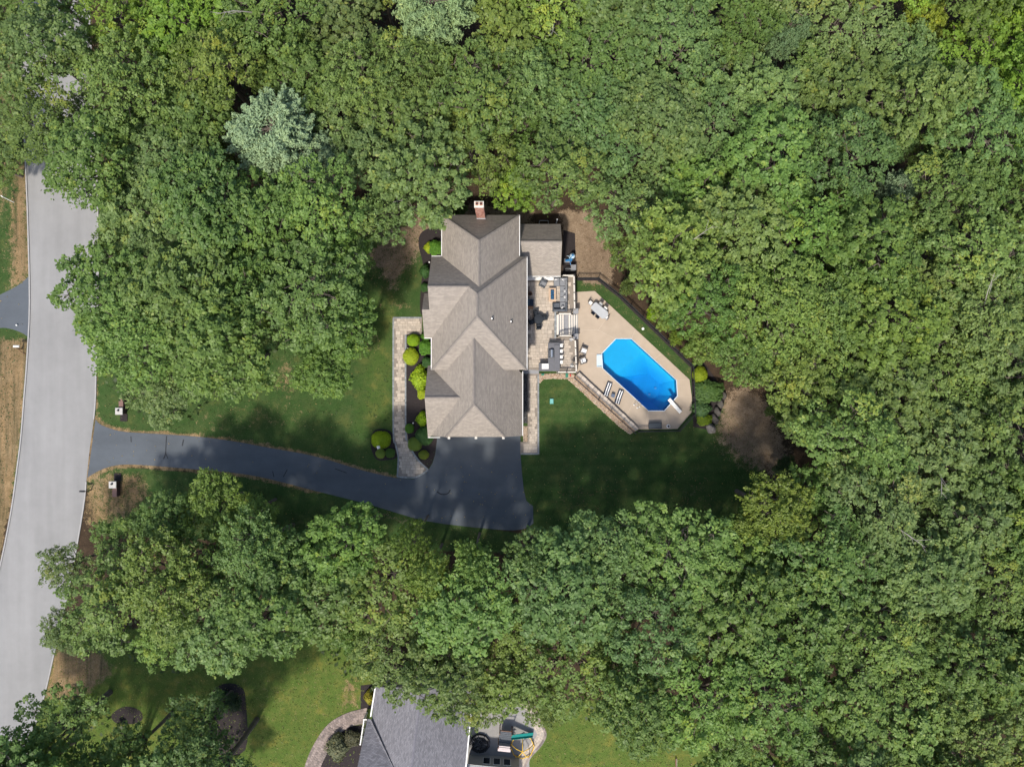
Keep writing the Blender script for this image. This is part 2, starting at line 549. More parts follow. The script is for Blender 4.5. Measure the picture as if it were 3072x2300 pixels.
# ------------------------------------------------------------------ ground sheet
def axis(lo, hi, step):
    a = list(np.arange(lo, hi + .01, step))
    return np.array([-420, -250, -150, -110] + a + [110, 150, 250, 420], float)
gx, gy = axis(-80, 80, 0.4), axis(-64, 64, 0.4)
GX, GY = np.meshgrid(gx, gy)
PX, PY = CX + GX * S, CY - GY * S
cover = np.zeros(GX.shape + (4,), np.float32)
def soft(pg, s_): return np.clip(sdist(PX, PY, pg) / s_ + 0.5, 0, 1)
lawns = [
    ([(250, 560), (1290, 690), (1330, 1000), (1330, 1440), (1190, 1470), (700, 1360), (270, 1290), (250, 1100)], 40),
    ([(1560, 1100), (1740, 1110), (1920, 1290), (2030, 1285), (2080, 1240), (2090, 1190), (2170, 1200), (2260, 1300), (2320, 1480), (2200, 1640), (1700, 1640), (1560, 1560)], 40),
    ([(1720, 838), (1800, 838), (2075, 1100), (2080, 1290), (1900, 1295), (1720, 1000)], 25),
    ([(-400, -500), (48, -500), (60, 300), (95, 900), (60, 1380), (-60, 1900), (-400, 1900)], 20),
    ([(240, 1390), (900, 1440), (1300, 1560), (1560, 1600), (1560, 1660), (1000, 1640), (300, 1600)], 40),
    ([(160, 1880), (1150, 1900), (1150, 2500), (-100, 2500), (60, 2250)], 40),
    ([(1560, 2100), (1900, 2100), (2400, 2300), (2400, 2500), (1560, 2500)], 40),
]
for pg, s_ in lawns: cover[..., 0] = np.maximum(cover[..., 0], soft(pg, s_))
dries = [
    ([(40, 480), (84, 480), (98, 800), (92, 850), (30, 870), (25, 700)], 95, 0.85),
    ([(-400, -400), (50, -400), (66, 300), (40, 480), (34, 660), (-400, 700)], 60, 0.50),
    ([(-400, 640), (60, 640), (40, 860), (-400, 900)], 60, 0.34),
    ([(250, 1960), (1100, 1960), (1100, 2400), (400, 2400)], 80, 0.30),
    ([(560, 1200), (900, 1180), (1000, 1300), (560, 1330)], 80, 0.36),
    ([(-60, 1010), (95, 1010), (80, 1200), (40, 1520), (-10, 1750), (-120, 1750)], 40, 0.72),
    ([(-400, 1010), (-60, 1010), (-60, 1800), (-400, 1800)], 40, 0.6),
    ([(245, 1440), (330, 1400), (430, 1410), (470, 1480), (400, 1560), (250, 1600), (240, 1520)], 60, 0.58),
    ([(165, 1930), (300, 1950), (350, 2010), (260, 2090), (120, 2110)], 60, 0.8),
    ([(830, 1060), (890, 1060), (910, 1180), (860, 1220), (800, 1160)], 60, 0.45),
    ([(1120, 900), (1240, 890), (1240, 935), (1120, 940)], 50, 0.5),
    ([(1720, 838), (1800, 838), (2075, 1100), (2075, 1150), (1950, 1030), (1780, 872), (1720, 872)], 30, 0.35),
    ([(1020, 2020), (1090, 2020), (1095, 2140), (1000, 2140)], 60, 0.5),
    ([(1060, 980), (1150, 960), (1160, 1060), (1080, 1100)], 60, 0.40),
    ([(280, 1110), (300, 1110), (300, 1260), (286, 1260)], 12, 0.55),
]
for pg, s_, k in dries: cover[..., 1] = np.maximum(cover[..., 1], soft(pg, s_) * k)
dd_ = np.abs(sdist(PX, PY, [(287, 1258), (326, 1283), (375, 1295), (489, 1302), (717, 1326), (944, 1368), (1082, 1409), (1185, 1433), (947, 1472), (748, 1424), (523, 1402), (400, 1393), (345, 1396), (262, 1432)]))
cover[..., 1] = np.maximum(cover[..., 1], np.clip(1.2 - dd_ / 14, 0, .62))
dirts = [
    ([(1040, 800), (1150, 690), (1280, 600), (1620, 600), (1600, 700), (1330, 700), (1260, 780), (1215, 830), (1180, 900), (1130, 820)], 60, 0.62),
    ([(1680, 630), (1760, 640), (1810, 690), (1840, 800), (1830, 850), (1760, 850), (1715, 800), (1700, 720)], 50, 1.1),
    ([(2160, 1200), (2230, 1150), (2290, 1190), (2340, 1290), (2370, 1390), (2330, 1430), (2230, 1385), (2155, 1320)], 150, 0.95),
    ([(1690, 1465), (1830, 1455), (1830, 1495), (1690, 1510)], 60, 0.40),
    ([(2020, 1450), (2110, 1450), (2110, 1510), (2020, 1510)], 60, 0.40),
    ([(1100, 1510), (1300, 1570), (1500, 1590), (1500, 1620), (1080, 1560)], 40, 0.45),
]
for pg, s_, k in dirts: cover[..., 2] = np.maximum(cover[..., 2], soft(pg, s_) * k)
cover[..., 3] = soft([(1560, 1130), (1900, 1200), (2300, 1250), (2300, 1600), (1560, 1600)], 60)
nx, ny = len(gx), len(gy)
me = bpy.data.meshes.new('ground')
idx = np.arange(nx * ny).reshape(ny, nx)
quads = np.stack([idx[:-1, :-1], idx[:-1, 1:], idx[1:, 1:], idx[1:, :-1]], -1).reshape(-1, 4)
me.vertices.add(nx * ny)
me.vertices.foreach_set('co', np.stack([GX, GY, np.zeros_like(GX)], -1).astype(np.float32).ravel())
me.loops.add(quads.size); me.loops.foreach_set('vertex_index', quads.astype(np.int32).ravel())
me.polygons.add(len(quads)); me.polygons.foreach_set('loop_start', np.arange(0, quads.size, 4, dtype=np.int32))
me.update(calc_edges=True)
ca = me.attributes.new('cover', 'FLOAT_COLOR', 'POINT')
ca.data.foreach_set('color', cover.reshape(-1))
tone = np.maximum(soft([(160, 1880), (1150, 1880), (1150, 2500), (-100, 2500)], 60), soft([(1560, 2080), (2400, 2080), (2400, 2500), (1560, 2500)], 60))
tone = np.maximum(tone, .45 * soft([(1110, 900), (1180, 900), (1180, 1280), (1080, 1280)], 60)).astype(np.float32)
ta_ = me.attributes.new('paler_grass', 'FLOAT', 'POINT'); ta_.data.foreach_set('value', tone.reshape(-1))
me.materials.append(M['ground'])
# cut the pool basin out of the ground sheet
POOL = [(1848, 1017), (1894, 1017), (2028, 1140), (2031, 1187), (1992, 1231), (1945, 1231), (1809, 1105), (1806, 1061)]
bm = bmesh.new(); bm.from_mesh(me)
kill = [f for f in bm.faces if inside((CX + f.calc_center_median().x * S, CY - f.calc_center_median().y * S),
        [(1845, 1005), (1898, 1005), (2040, 1135), (2043, 1192), (1997, 1243), (1940, 1243), (1797, 1110), (1794, 1056)])]
bmesh.ops.delete(bm, geom=kill, context='FACES')
bm.to_mesh(me); bm.free()
g = bpy.data.objects.new('ground', me); col.objects.link(g)
tag(g, 'lawns, dry verges, bare dirt and leaf litter around the houses', kind='structure')

# ------------------------------------------------------------------ road, kerbs, driveways
road_l = [(50, -500), (58, 0), (70, 300), (80, 543), (85, 676), (90, 904), (83, 1065), (73, 1196), (64, 1310), (52, 1407), (34, 1535), (0, 1703), (-60, 1950), (-180, 2400), (-260, 2700)]
road_r = [(255, -500), (268, 0), (282, 300), (292, 543), (296, 800), (289, 1120), (285, 1228), (270, 1342), (261, 1424), (251, 1522), (212, 1740), (159, 1978), (130, 2099), (70, 2300), (-10, 2700)]
MB().sheet(poly(smooth_line(road_l, 3) + smooth_line(road_r, 3)[::-1]), 0.012).build('road', M['road'], label='wide pale asphalt road down the side of the plot', kind='structure')
dl = poly(smooth_line(road_l, 3))
MB().sweep(dl, 0.16, -0.05, 0.11).build('kerb', M['kerb'], label='granite kerb along the far side of the road', kind='structure')
for pts in ([p for p in smooth_line(road_r, 4) if p[1] < 1258], [p for p in smooth_line(road_r, 4) if p[1] > 1432]):
    MB().sweep(poly(pts), 0.16, -0.05, 0.11).build('kerb', M['kerb'], label='granite kerb along the front yards', kind='structure')
drive_top = [(287, 1258), (300, 1272), (326, 1283), (375, 1295), (489, 1302), (619, 1312), (717, 1326), (786, 1339), (944, 1368), (1082, 1409), (1185, 1433)]
drive_bot = [(1600, 1570), (1560, 1588), (1475, 1586), (1280, 1562), (1105, 1512), (947, 1472), (748, 1424), (523, 1402), (400, 1393), (345, 1396), (300, 1410), (262, 1432)]
drive = smooth_line(drive_top, 4) + [(1240, 1437), (1265, 1424), (1286, 1408), (1298, 1388), (1306, 1362), (1311, 1318), (1311, 1290), (1561, 1290), (1562, 1372), (1566, 1420), (1571, 1468), (1579, 1502), (1599, 1518)] + smooth_line(drive_bot, 4)
dv = MB().sheet(poly(drive), 0.018).build('driveway', M['drive'], label='dark sealed asphalt driveway from road to garage', kind='structure')
for pts, w in (([(393, 1308), (394, 1326)], .12), ([(500, 1307), (498, 1340), (497, 1360), (491, 1376)], .14), ([(497, 1358), (504, 1375)], .10),
               ([(551, 1318), (547, 1337)], .16), ([(1311, 1474), (1322, 1481), (1336, 1482), (1346, 1477), (1351, 1468)], .14),
               ([(818, 1413), (822, 1430)], .09), ([(862, 1408), (850, 1430)], .09), ([(1005, 1405), (1040, 1418)], .09)):
    L = poly(smooth_line(pts, 4) if len(pts) > 2 else pts)
    a, b = offset_line(L, w / 2), offset_line(L, -w / 2)
    MB().sheet(a + b[::-1], 0.024).build('tar_mark', M['tar'], dv)
nd = smooth_line([(-300, 985), (-60, 915), (0, 884), (33, 868), (60, 852), (88, 828)], 4) + smooth_line([(90, 1014), (65, 998), (33, 987), (0, 984), (-60, 1000), (-300, 1090)], 4)
MB().sheet(poly(nd), 0.018).build('neighbour_driveway', M['drive'], label='dark asphalt driveway across the road', kind='structure')

# ------------------------------------------------------------------ mulch beds
def sheet(name, pts, z, m, label, **kw):
    return MB().sheet(poly(pts), z).build(name, m, label=label, kind='structure', **kw)
sheet('mulch_bed', [(1219, 1004), (1300, 1004), (1310, 1300), (1311, 1318), (1305, 1364), (1297, 1388), (1285, 1406), (1262, 1385), (1242, 1358), (1226, 1325), (1219, 1285)], 0.024, M['mulch'], 'dark mulch bed between the walkway and the house')
sheet('mulch_bed', smooth_line([(1112, 1318), (1120, 1293), (1145, 1286), (1175, 1296), (1184, 1330), (1192, 1370), (1160, 1380), (1130, 1378), (1115, 1350)], 4, True), 0.022, M['mulch'], 'dark mulch bed beside the walkway curve')
sheet('mulch_bed', smooth_line([(1255, 725), (1275, 690), (1330, 690), (1340, 800), (1300, 930), (1262, 940), (1264, 850), (1270, 800)], 4, True), 0.022, M['mulch'], 'dark mulch bed along the upper front wall')
sheet('mulch_bed', [(2072, 1095), (2110, 1085), (2150, 1140), (2180, 1180), (2165, 1230), (2130, 1290), (2080, 1280)], 0.02, M['mulch'], 'mulch bed beside the pool fence')
sheet('mulch_bed', [(1690, 690), (1725, 700), (1728, 825), (1688, 825)], 0.02, M['mulch'], 'dark mulch strip beside the porch')
sheet('mulch_bed', smooth_line([(630, 2120), (640, 2070), (680, 2048), (725, 2060), (738, 2110), (735, 2250), (640, 2250)], 4, True), 0.02, M['mulch'], 'oval mulch bed in the lower lawn')
sheet('mulch_bed', [(1082, 2055), (1125, 2050), (1125, 2125), (1082, 2125)], 0.02, M['mulch'], 'small mulch bed at the corner of the grey house')
sheet('mulch_bed', [(945, 2330), (980, 2240), (1040, 2180), (1085, 2172), (1100, 2200), (1090, 2330)], 0.02, M['mulch'], 'dark bed inside the curved walkway')
sheet('mulch_bed', smooth_line([(335, 2142), (375, 2118), (420, 2130), (425, 2160), (380, 2172), (345, 2165)], 4, True), 0.02, M['mulch'], 'dark mulch ring under the lower left trees')

# ------------------------------------------------------------------ pavers
_pm = {}
def paver_mesh(w, d, h, m):
    k = (round(w, 3), round(d, 3), h, m.name)
    if k not in _pm:
        _pm[k] = MB().cbox((0, 0, -h / 2), (w, d, h), 0, 0.008).mesh('paver', m)
    return _pm[k]

def pave(parent, pg, z, m, u=0.30, rz=0.0, seed=1, skip=(), limit=295, frac=1.0):
    """random ashlar pavers (1, 1.5 or 2 units long) laid in courses inside polygon pg (photo pixels at height z)"""
    rnd = random.Random(seed)
    P = [(p[0], p[1]) for p in poly(pg, z)]
    SK = [[(p[0], p[1]) for p in poly(q, z)] for q in skip]
    cs, sn = math.cos(rz), math.sin(rz)
    Lp = [(x * cs + y * sn, -x * sn + y * cs) for x, y in P]
    x0, x1 = min(p[0] for p in Lp), max(p[0] for p in Lp); y0, y1 = min(p[1] for p in Lp), max(p[1] for p in Lp)
    cells = []
    y = y0
    while y < y1:
        hgt = u * rnd.choice((1.0, 1.0, 1.5))
        x = x0 - u * rnd.random()
        while x < x1:
            w = u * rnd.choice((1.0, 1.5, 1.5, 2.0))
            cells.append((x + w / 2, y + hgt / 2, w, hgt)); x += w
        y += hgt
    base = wloc(parent); out = []
    for cx, cy, w, d in cells:
        X, Y = cx * cs - cy * sn, cx * sn + cy * cs
        ok = inside((X, Y), P) and all(not inside((X, Y), q) for q in SK)
        if ok:
            hits = sum(inside((X + (a * cs - b * sn), Y + (a * sn + b * cs)), P) for a in (-w * .42, w * .42) for b in (-d * .42, d * .42))
            if hits >= 3: out.append((X, Y, w - .022, d - .022))
    rnd.shuffle(out)
    rest = MB()
    for i, (X, Y, w, d) in enumerate(out):
        dz = rnd.uniform(-.006, .006)
        if i < limit:
            o = bpy.data.objects.new('paver', paver_mesh(w, d, 0.05, m))
            o.location = (X - base.x, Y - base.y, z + dz - base.z); o.rotation_euler = (0, 0, rz); o.parent = parent
            col.objects.link(o)
        else:
            rest.cbox((X, Y, z + dz - .025), (w, d, .05), rz, 0.008)
    if rest.v: rest.build('paving', m, parent, kind='stuff')

def border(parent, line, z, m, w=0.2, L=0.24, off=0.0):
    """a soldier course along a polyline of photo pixels"""
    P = poly(smooth_line(line, 5) if len(line) > 2 else line, z)
    if off: P = [Vector((a, b, z)) for a, b in offset_line(P, off)]
    base = wloc(parent)
    for i in range(len(P) - 1):
        a, b = Vector(P[i]), Vector(P[i + 1]); d = b - a
        n = max(1, round(d.length / L))
        rz = math.atan2(d.y, d.x)
        me_ = paver_mesh(round(d.length / n - .015, 3), w, 0.05, m)
        for k in range(n):
            p = a + d * ((k + .5) / n)
            o = bpy.data.objects.new('paver', me_)
            o.location = (p.x - base.x, p.y - base.y, z + .002 - base.z); o.rotation_euler = (0, 0, rz); o.parent = parent
            col.objects.link(o)

walk = [(1178, 951), (1266, 951), (1266, 1003), (1219, 1003), (1219, 1285), (1226, 1325), (1242, 1358), (1262, 1385), (1286, 1408), (1265, 1424), (1240, 1433), (1190, 1431), (1193, 1372), (1184, 1330), (1178, 1290)]
wk = MB().prism(poly(walk), 0.0, 0.03).build('front_walkway', M['joint'], label='paved front walkway curving to the driveway', kind='structure')
pave(wk, [(1182, 955), (1264, 955), (1264, 1000), (1215, 1000), (1215, 1285), (1222, 1326), (1238, 1360), (1258, 1388), (1280, 1408), (1262, 1420), (1240, 1428), (1195, 1426), (1197, 1372), (1188, 1330), (1182, 1290)], 0.055, M['paver'], 0.31, seed=3)
for line in ([(1180, 955), (1180, 1290), (1186, 1330), (1195, 1372), (1192, 1430)], [(1217, 1003), (1217, 1285), (1224, 1325), (1240, 1359), (1260, 1386), (1284, 1408)], [(1193, 1430), (1240, 1432), (1264, 1423), (1284, 1409)], [(1180, 953), (1264, 953)]):
    border(wk, line, 0.055, M['paver_border'])

# side path and gravel beside the garage
sp_pts = [(1583, 1121), (1617, 1121), (1618, 1363), (1561, 1363), (1561, 1325), (1583, 1325)]
spth = MB().prism(poly(sp_pts), 0.0, 0.03).build('side_path', M['joint'], label='paved path along the garage wall', kind='structure')
pave(spth, [(1584, 1123), (1612, 1123), (1612, 1357), (1564, 1357), (1564, 1328), (1584, 1328)], 0.055, M['paver'], 0.31, seed=9)
border(spth, [(1615, 1123), (1615, 1361)], 0.055, M['paver_border'])
border(spth, [(1563, 1361), (1613, 1361)], 0.055, M['paver_border'])

_rng = np.random.default_rng(5)
def ico(c, r):
    """a low stone"""
    n = 6
    v = [(c[0], c[1], c[2] + r[2])]
    ph = _rng.random() * 6
    for i in range(n):
        a = 2 * math.pi * i / n + ph; k = _rng.uniform(.75, 1.1)
        v.append((c[0] + r[0] * k * math.cos(a), c[1] + r[1] * k * math.sin(a), c[2]))
    return v, [(0, i, i % n + 1) for i in range(1, n + 1)]
def stones(name, pg, n, lo, hi, m, label, z=0.02):
    P = poly(pg); b = MB()
    x0, x1 = min(p.x for p in P), max(p.x for p in P); y0, y1 = min(p.y for p in P), max(p.y for p in P)
    k = 0; tries = 0
    while k < n and tries < n * 12:
        tries += 1
        x, y = _rng.uniform(x0, x1), _rng.uniform(y0, y1)
        if not inside((x, y), P): continue
        r = _rng.uniform(lo, hi); k += 1
        b.add(*ico((x, y, z), (r, r * _rng.uniform(.7, 1), r * .8)))
    return b.build(name, m, label=label, kind='stuff')
def stone_mat(name, cols, base=None):
    m = bpy.data.materials.new(name); t, b = nodes(m)
    ge = t.nodes.new('ShaderNodeNewGeometry')
    t.links.new(ramp(t, ge.outputs['Random Per Island'], cols), b.inputs['Base Color'])
    b.inputs['Roughness'].default_value = 0.85
    return m
M['river'] = stone_mat('river_stones', [(0, (0.22, 0.14, 0.09)), (.4, (0.42, 0.30, 0.20)), (.75, (0.56, 0.46, 0.35)), (1, (0.30, 0.25, 0.22))])
M['pea'] = stone_mat('dark_stones', [(0, (0.02, 0.02, 0.02)), (.7, (0.07, 0.07, 0.072)), (1, (0.2, 0.2, 0.2))])
sheet('gravel_bed', [(1570, 1122), (1583, 1122), (1583, 1268), (1570, 1268)], 0.012, M['mulch'], 'dark gravel strip under the garage eave')
stones('gravel', [(1570, 1122), (1582, 1122), (1582, 1268), (1570, 1268)], 1500, .03, .07, M['pea'], 'dark gravel between the garage wall and the path')
stones('gravel', [(1570, 1278), (1582, 1278), (1582, 1324), (1570, 1324)], 500, .04, .08, M['river'], 'tan gravel pocket at the garage corner')
riv = [(1617, 1121), (1720, 1121), (1735, 1130), (1906, 1290), (1891, 1302), (1862, 1282), (1714, 1146), (1704, 1137), (1660, 1134), (1630, 1137), (1617, 1150)]
sheet('river_rock_bed', riv, 0.02, M['joint'], 'ground under the river stone strip')
stones('river_stones', riv, 3800, .05, .12, M['river'], 'tan river stones below the pool wall')

# ------------------------------------------------------------------ pool deck and pool
deck = empty('pool_deck', W(1900, 1080, 0), label='tan concrete deck around the pool', kind='structure')
outer = [(1728, 876), (1784, 873), (2068, 1138), (2075, 1190), (2075, 1236), (2032, 1286), (1910, 1288), (1728, 1122)]
slabs = [
    [(1728, 876), (1784, 873), (1840, 925), (1795, 990), (1728, 990)],
    [(1840, 925), (1906, 987), (1894, 1017), (1848, 1017), (1795, 990)],
    [(1728, 990), (1795, 990), (1848, 1017), (1806, 1061), (1728, 1060)],
    [(1906, 987), (1985, 1061), (1961, 1078.5), (1894, 1017)],
    [(1985, 1061), (2068, 1138), (2028, 1140), (1961, 1078.5)],
    [(2068, 1138), (2075, 1190), (2031, 1187), (2028, 1140)],
    [(2075, 1190), (2075, 1236), (2054, 1261), (1992, 1231), (2031, 1187)],
    [(2054, 1261), (2032, 1286), (2014, 1287), (1992, 1231)],
    [(2014, 1287), (1934, 1288), (1945, 1231), (1992, 1231)],
    [(1934, 1288), (1910, 1288), (1875, 1256), (1905, 1194), (1945, 1231)],
    [(1875, 1256), (1800, 1188), (1850, 1143), (1905, 1194)],
    [(1800, 1188), (1728, 1122), (1728, 1060), (1806, 1061), (1809, 1105), (1850, 1143)],
]
for s_ in slabs:
    c = Vector((sum(p[0] for p in s_) / len(s_), sum(p[1] for p in s_) / len(s_)))
    q = [(c + (Vector(p) - c) * (1 - 0.45 / max(20, (Vector(p) - c).length))) for p in s_]
    MB().prism(poly(q), -0.12, 0.05).build('slab', M['deck'], deck)
ringp = [Vector((*p[:2], 0)) for p in poly(outer)], [Vector((*p[:2], 0)) for p in poly(POOL)]
flat = ringp[0] + ringp[1]
tr = tessellate_polygon([list(ringp[0]), list(ringp[1])[::-1]])
flat = ringp[0] + ringp[1][::-1]
xy = [(v.x, v.y) for v in flat]
b = MB(); b.add([(v.x, v.y, 0.042) for v in flat], [orient(xy, t) for t in tr])
M['joint_pale'] = mat('pale_joint', (0.50, 0.42, 0.34), 0.9, 0.1)
b.build('joint_bed', M['joint_pale'], deck)

pool = empty('swimming_pool', W(1918, 1124, 0), label='long blue swimming pool with clipped corners', cat='swimming pool')
PW = poly(POOL)
n = len(PW)
def liner_mat(name, c):
    m = bpy.data.materials.new(name); t, b = nodes(m)
    p = objcoord(t)
    v = t.nodes.new('ShaderNodeTexVoronoi'); v.inputs['Scale'].default_value = 2.2
    t.links.new(p, v.inputs['Vector'])
    f = math_(t, 'ADD', math_(t, 'MULTIPLY', noise(t, 0.5, 3, .6, p), 0.7), math_(t, 'MULTIPLY', noise(t, 5, 3, .7, p), 0.3))
    t.links.new(ramp(t, f, [(.35, sc(c, .93)), (.65, sc(c, 1.07))]), b.inputs['Base Color'])
    b.inputs['Roughness'].default_value = 0.5
    return m
M['liner'] = liner_mat('blue_liner', (0.02, 0.50, 0.66))
M['liner_band'] = liner_mat('dark_liner_band', (0.015, 0.10, 0.26))
hop = poly([(1912, 1128), (1958, 1122), (1990, 1152), (1986, 1186), (1962, 1206), (1925, 1198), (1895, 1165)], 0)
ZS = -1.1
k_ = .30
brk_a = PW[1].lerp(PW[2], k_); brk_b = PW[7].lerp(PW[6], k_ * .93 + .04) if False else PW[6].lerp(PW[5], k_ * .72)
basin = MB()
for i in range(n):
    a, c = PW[i], PW[(i + 1) % n]
    basin.add([(a.x, a.y, -0.35), (c.x, c.y, -0.35), (c.x, c.y, ZS), (a.x, a.y, ZS)], [(0, 1, 2, 3)])
basin.add([(v.x, v.y, ZS) for v in (PW[0], PW[1], brk_a, brk_b, PW[6], PW[7])], [(5, 4, 3, 2, 1, 0)])
hv = [Vector((p.x, p.y, 0)) for p in hop]
pv = [Vector((p.x, p.y, 0)) for p in (brk_a, PW[2], PW[3], PW[4], PW[5], brk_b)]
tr = tessellate_polygon([pv, hv[::-1]])
fl = pv + hv[::-1]
xy = [(v.x, v.y) for v in fl]
basin.add([(v.x, v.y, ZS if i < len(pv) else -2.25) for i, v in enumerate(fl)], [orient(xy, t) for t in tr])
basin.add([(v.x, v.y, -2.25) for v in hv], [orient([(q.x, q.y) for q in hv], t) for t in tessellate_polygon([hv])])
basin.build('liner', M['liner'], pool)
band = MB()
for i in range(n):
    a, c = PW[i], PW[(i + 1) % n]
    band.add([(a.x, a.y, 0.05), (c.x, c.y, 0.05), (c.x, c.y, -0.35), (a.x, a.y, -0.35)], [(0, 1, 2, 3)])
band.build('liner_band', M['liner_band'], pool)
cop = MB()
L = [(p.x, p.y) for p in PW]
cen = Vector((sum(p[0] for p in L) / n, sum(p[1] for p in L) / n))
ou = [tuple(Vector(p) + (Vector(p) - cen).normalized() * 0.10) for p in L]
for i in range(n):
    j = (i + 1) % n
    cop.add([(L[i][0], L[i][1], .03), (L[j][0], L[j][1], .03), (ou[j][0], ou[j][1], .03), (ou[i][0], ou[i][1], .03),
             (L[i][0], L[i][1], .062), (L[j][0], L[j][1], .062), (ou[j][0], ou[j][1], .062), (ou[i][0], ou[i][1], .062)],
            [(7, 6, 5, 4), (0, 1, 5, 4), (2, 3, 7, 6)])
cop.build('coping', M['liner_step'], pool)
for px, py in ((1966, 1164), (1948, 1183)):
    MB().lathe(W(px, py, -2.21), [(.16, 0), (.16, .05), (.08, .09)], 12).build('drain', M['pale_blue'], pool)
wm = bpy.data.materials.new('pool_water')
t, _b = nodes(wm)
t.nodes.remove(_b)
gl = t.nodes.new('ShaderNodeBsdfGlossy'); gl.inputs['Roughness'].default_value = 0.06
tp = t.nodes.new('ShaderNodeBsdfTransparent'); tp.inputs[0].default_value = (0.93, 0.98, 1, 1)
fr = t.nodes.new('ShaderNodeFresnel'); fr.inputs[0].default_value = 1.33
bn = t.nodes.new('ShaderNodeBump'); bn.inputs['Strength'].default_value = 0.6; bn.inputs['Distance'].default_value = 0.03
pc = objcoord(t)
t.links.new(noise(t, 2.6, 3, .5, pc), bn.inputs['Height'])
t.links.new(bn.outputs[0], gl.inputs['Normal']); t.links.new(bn.outputs[0], fr.inputs['Normal'])
ms = t.nodes.new('ShaderNodeMixShader')
t.links.new(fr.outputs[0], ms.inputs[0]); t.links.new(tp.outputs[0], ms.inputs[1]); t.links.new(gl.outputs[0], ms.inputs[2])
t.links.new(ms.outputs[0], t.nodes['Material Output'].inputs['Surface'])
va = t.nodes.new('ShaderNodeVolumeAbsorption')
va.inputs['Color'].default_value = (0.03, 0.60, 0.90, 1); va.inputs['Density'].default_value = 0.52
t.links.new(va.outputs[0], t.nodes['Material Output'].inputs['Volume'])
MB().prism([Vector(p).to_3d() + (Vector((*cen, 0)) - Vector((*p, 0))).normalized() * 0.004 for p in [Vector((*q, 0)) for q in L]] if False else [(p[0], p[1]) for p in L], -2.6, -0.12).build('water', wm, pool)
# white entry steps set into the shallow end
st = empty('pool_steps', W(1798, 1082, 0), label='white entry steps at the shallow end of the pool', cat='pool steps')
for k, (x0, x1) in enumerate(((1790, 1796), (1796, 1801), (1801, 1806))):
    MB().prism(poly([(x0, 1066), (x1, 1066), (x1, 1097), (x0, 1097)]), -.05, .085 - k * .012).build('tread', M['liner_step'], st)
for y in (1063, 1098):
    MB().box(W(1798.5, y + 1, .09), (.68, .10, .12)).build('side_rim', M['pale_blue'], st)

db = empty('diving_board', W(2022, 1216, 0), R(-48.5), label='white diving board over the deep corner of the pool', cat='diving board')
MB().cbox((0.02, 0, .42), (2.25, .44, .05)).build('board', M['white'], db, local=True)
for x in (.15, .75): MB().box((x, 0, .21), (.10, .34, .40)).build('stand', M['white'], db, local=True)
ld = empty('pool_ladder', W(1914, 1211, 0), R(-43), label='white pool ladder on the long near edge', cat='pool ladder')
for s_ in (-1, 1):
    hb = MB(); pts = [(s_ * .27, -.42, .04), (s_ * .27, -.42, .75), (s_ * .27, -.30, .85), (s_ * .27, .05, .80), (s_ * .27, .18, .6), (s_ * .27, .2, -.7)]
    hb.path(pts, [.03] * 6, 8).build('handrail', M['steel'], ld, local=True, smooth=True)
    MB().lathe((s_ * .27, -.42, .05), [(.1, 0), (.1, .03), (.04, .05)], 12).build('flange', M['white'], ld, local=True)
MB().box((0, .24, -.06), (.52, .14, .05)).build('tread', M['white'], ld, local=True)

# ------------------------------------------------------------------ the house
house = empty('house', W(1440, 980, 0), label='tan shingled house with brick chimney beside the pool', cat='house')
def roof_face(mb_list, pts, uvdir=None):
    pts = [Vector(p) for p in pts]
    mb_list.append(pts)
def roof(name, faces, m, parent, thick=0.16, label=None):
    """thick roof planes; uv in metres with v running up the slope"""
    b = MB(); uvs = []
    for pts in faces:
        pts = [Vector(p) for p in pts]
        nrm = Vector((0, 0, 0))
        for i in range(len(pts)):
            nrm += pts[i].cross(pts[(i + 1) % len(pts)])
        nrm.normalize()
        if nrm.z < 0: pts = pts[::-1]; nrm = -nrm
        up = (Vector((0, 0, 1)) - nrm * nrm.z)
        up = up.normalized() if up.length > 1e-4 else Vector((0, 1, 0))
        al = up.cross(nrm)
        n = len(pts)
        lo = [p - Vector((0, 0, thick)) for p in pts]
        b.add(pts + lo, [tuple(range(n)), tuple(range(n, 2 * n))[::-1]] + [(i, i + n, (i + 1) % n + n, (i + 1) % n) for i in range(n)])
        q = [(p.dot(al), p.dot(up)) for p in pts]
        uvs.append(q); uvs.append(q[::-1])
        for i in range(n):
            uvs.append([q[i], q[i], q[(i + 1) % n], q[(i + 1) % n]])
    b.uv = uvs
    o = b.build(name, m, parent)
    if label: o['label'] = label
    return o
def ridge(parent, a, b, m, name='ridge_cap'):
    a, b = Vector(a) + Vector((0, 0, .03)), Vector(b) + Vector((0, 0, .03))
    d = (b - a).normalized(); sd_ = d.cross(Vector((0, 0, 1))).normalized() * .15
    dn = Vector((0, 0, -.10))
    MB().add([a - sd_ + dn, a, a + sd_ + dn, b - sd_ + dn, b, b + sd_ + dn], [(0, 1, 4, 3), (1, 2, 5, 4), (0, 3, 5, 2), (0, 2, 1), (3, 4, 5)]).build(name, m, parent)
def gutter(parent, a, b, out):
    a, b, o = Vector(a), Vector(b), Vector(out).normalized()
    c = (a + b) / 2 + o * .045 + Vector((0, 0, -.09))
    d = b - a
    MB().box(c, (d.length, .08, .13), math.atan2(d.y, d.x)).build('gutter', M['white'], parent)

zB, zRB = 5.8, 10.4
bN, bS, bE, bW_ = 14.82, 1.60, 1.72, -9.40
rS = W(1432, 948, zRB); rN = W(1432, 880, zRB); rx = rS.x
rN.x = rx
B_ne, B_se, B_sw, B_nw = Vector((bE, bN, zB)), Vector((bE, bS, zB)), Vector((bW_, bS, zB)), Vector((bW_, bN, zB))
sN = (zRB - zB) / (bN - rN.y)          # rise per metre of the north hip
sW = (zRB - zB) / (rx - bW_)
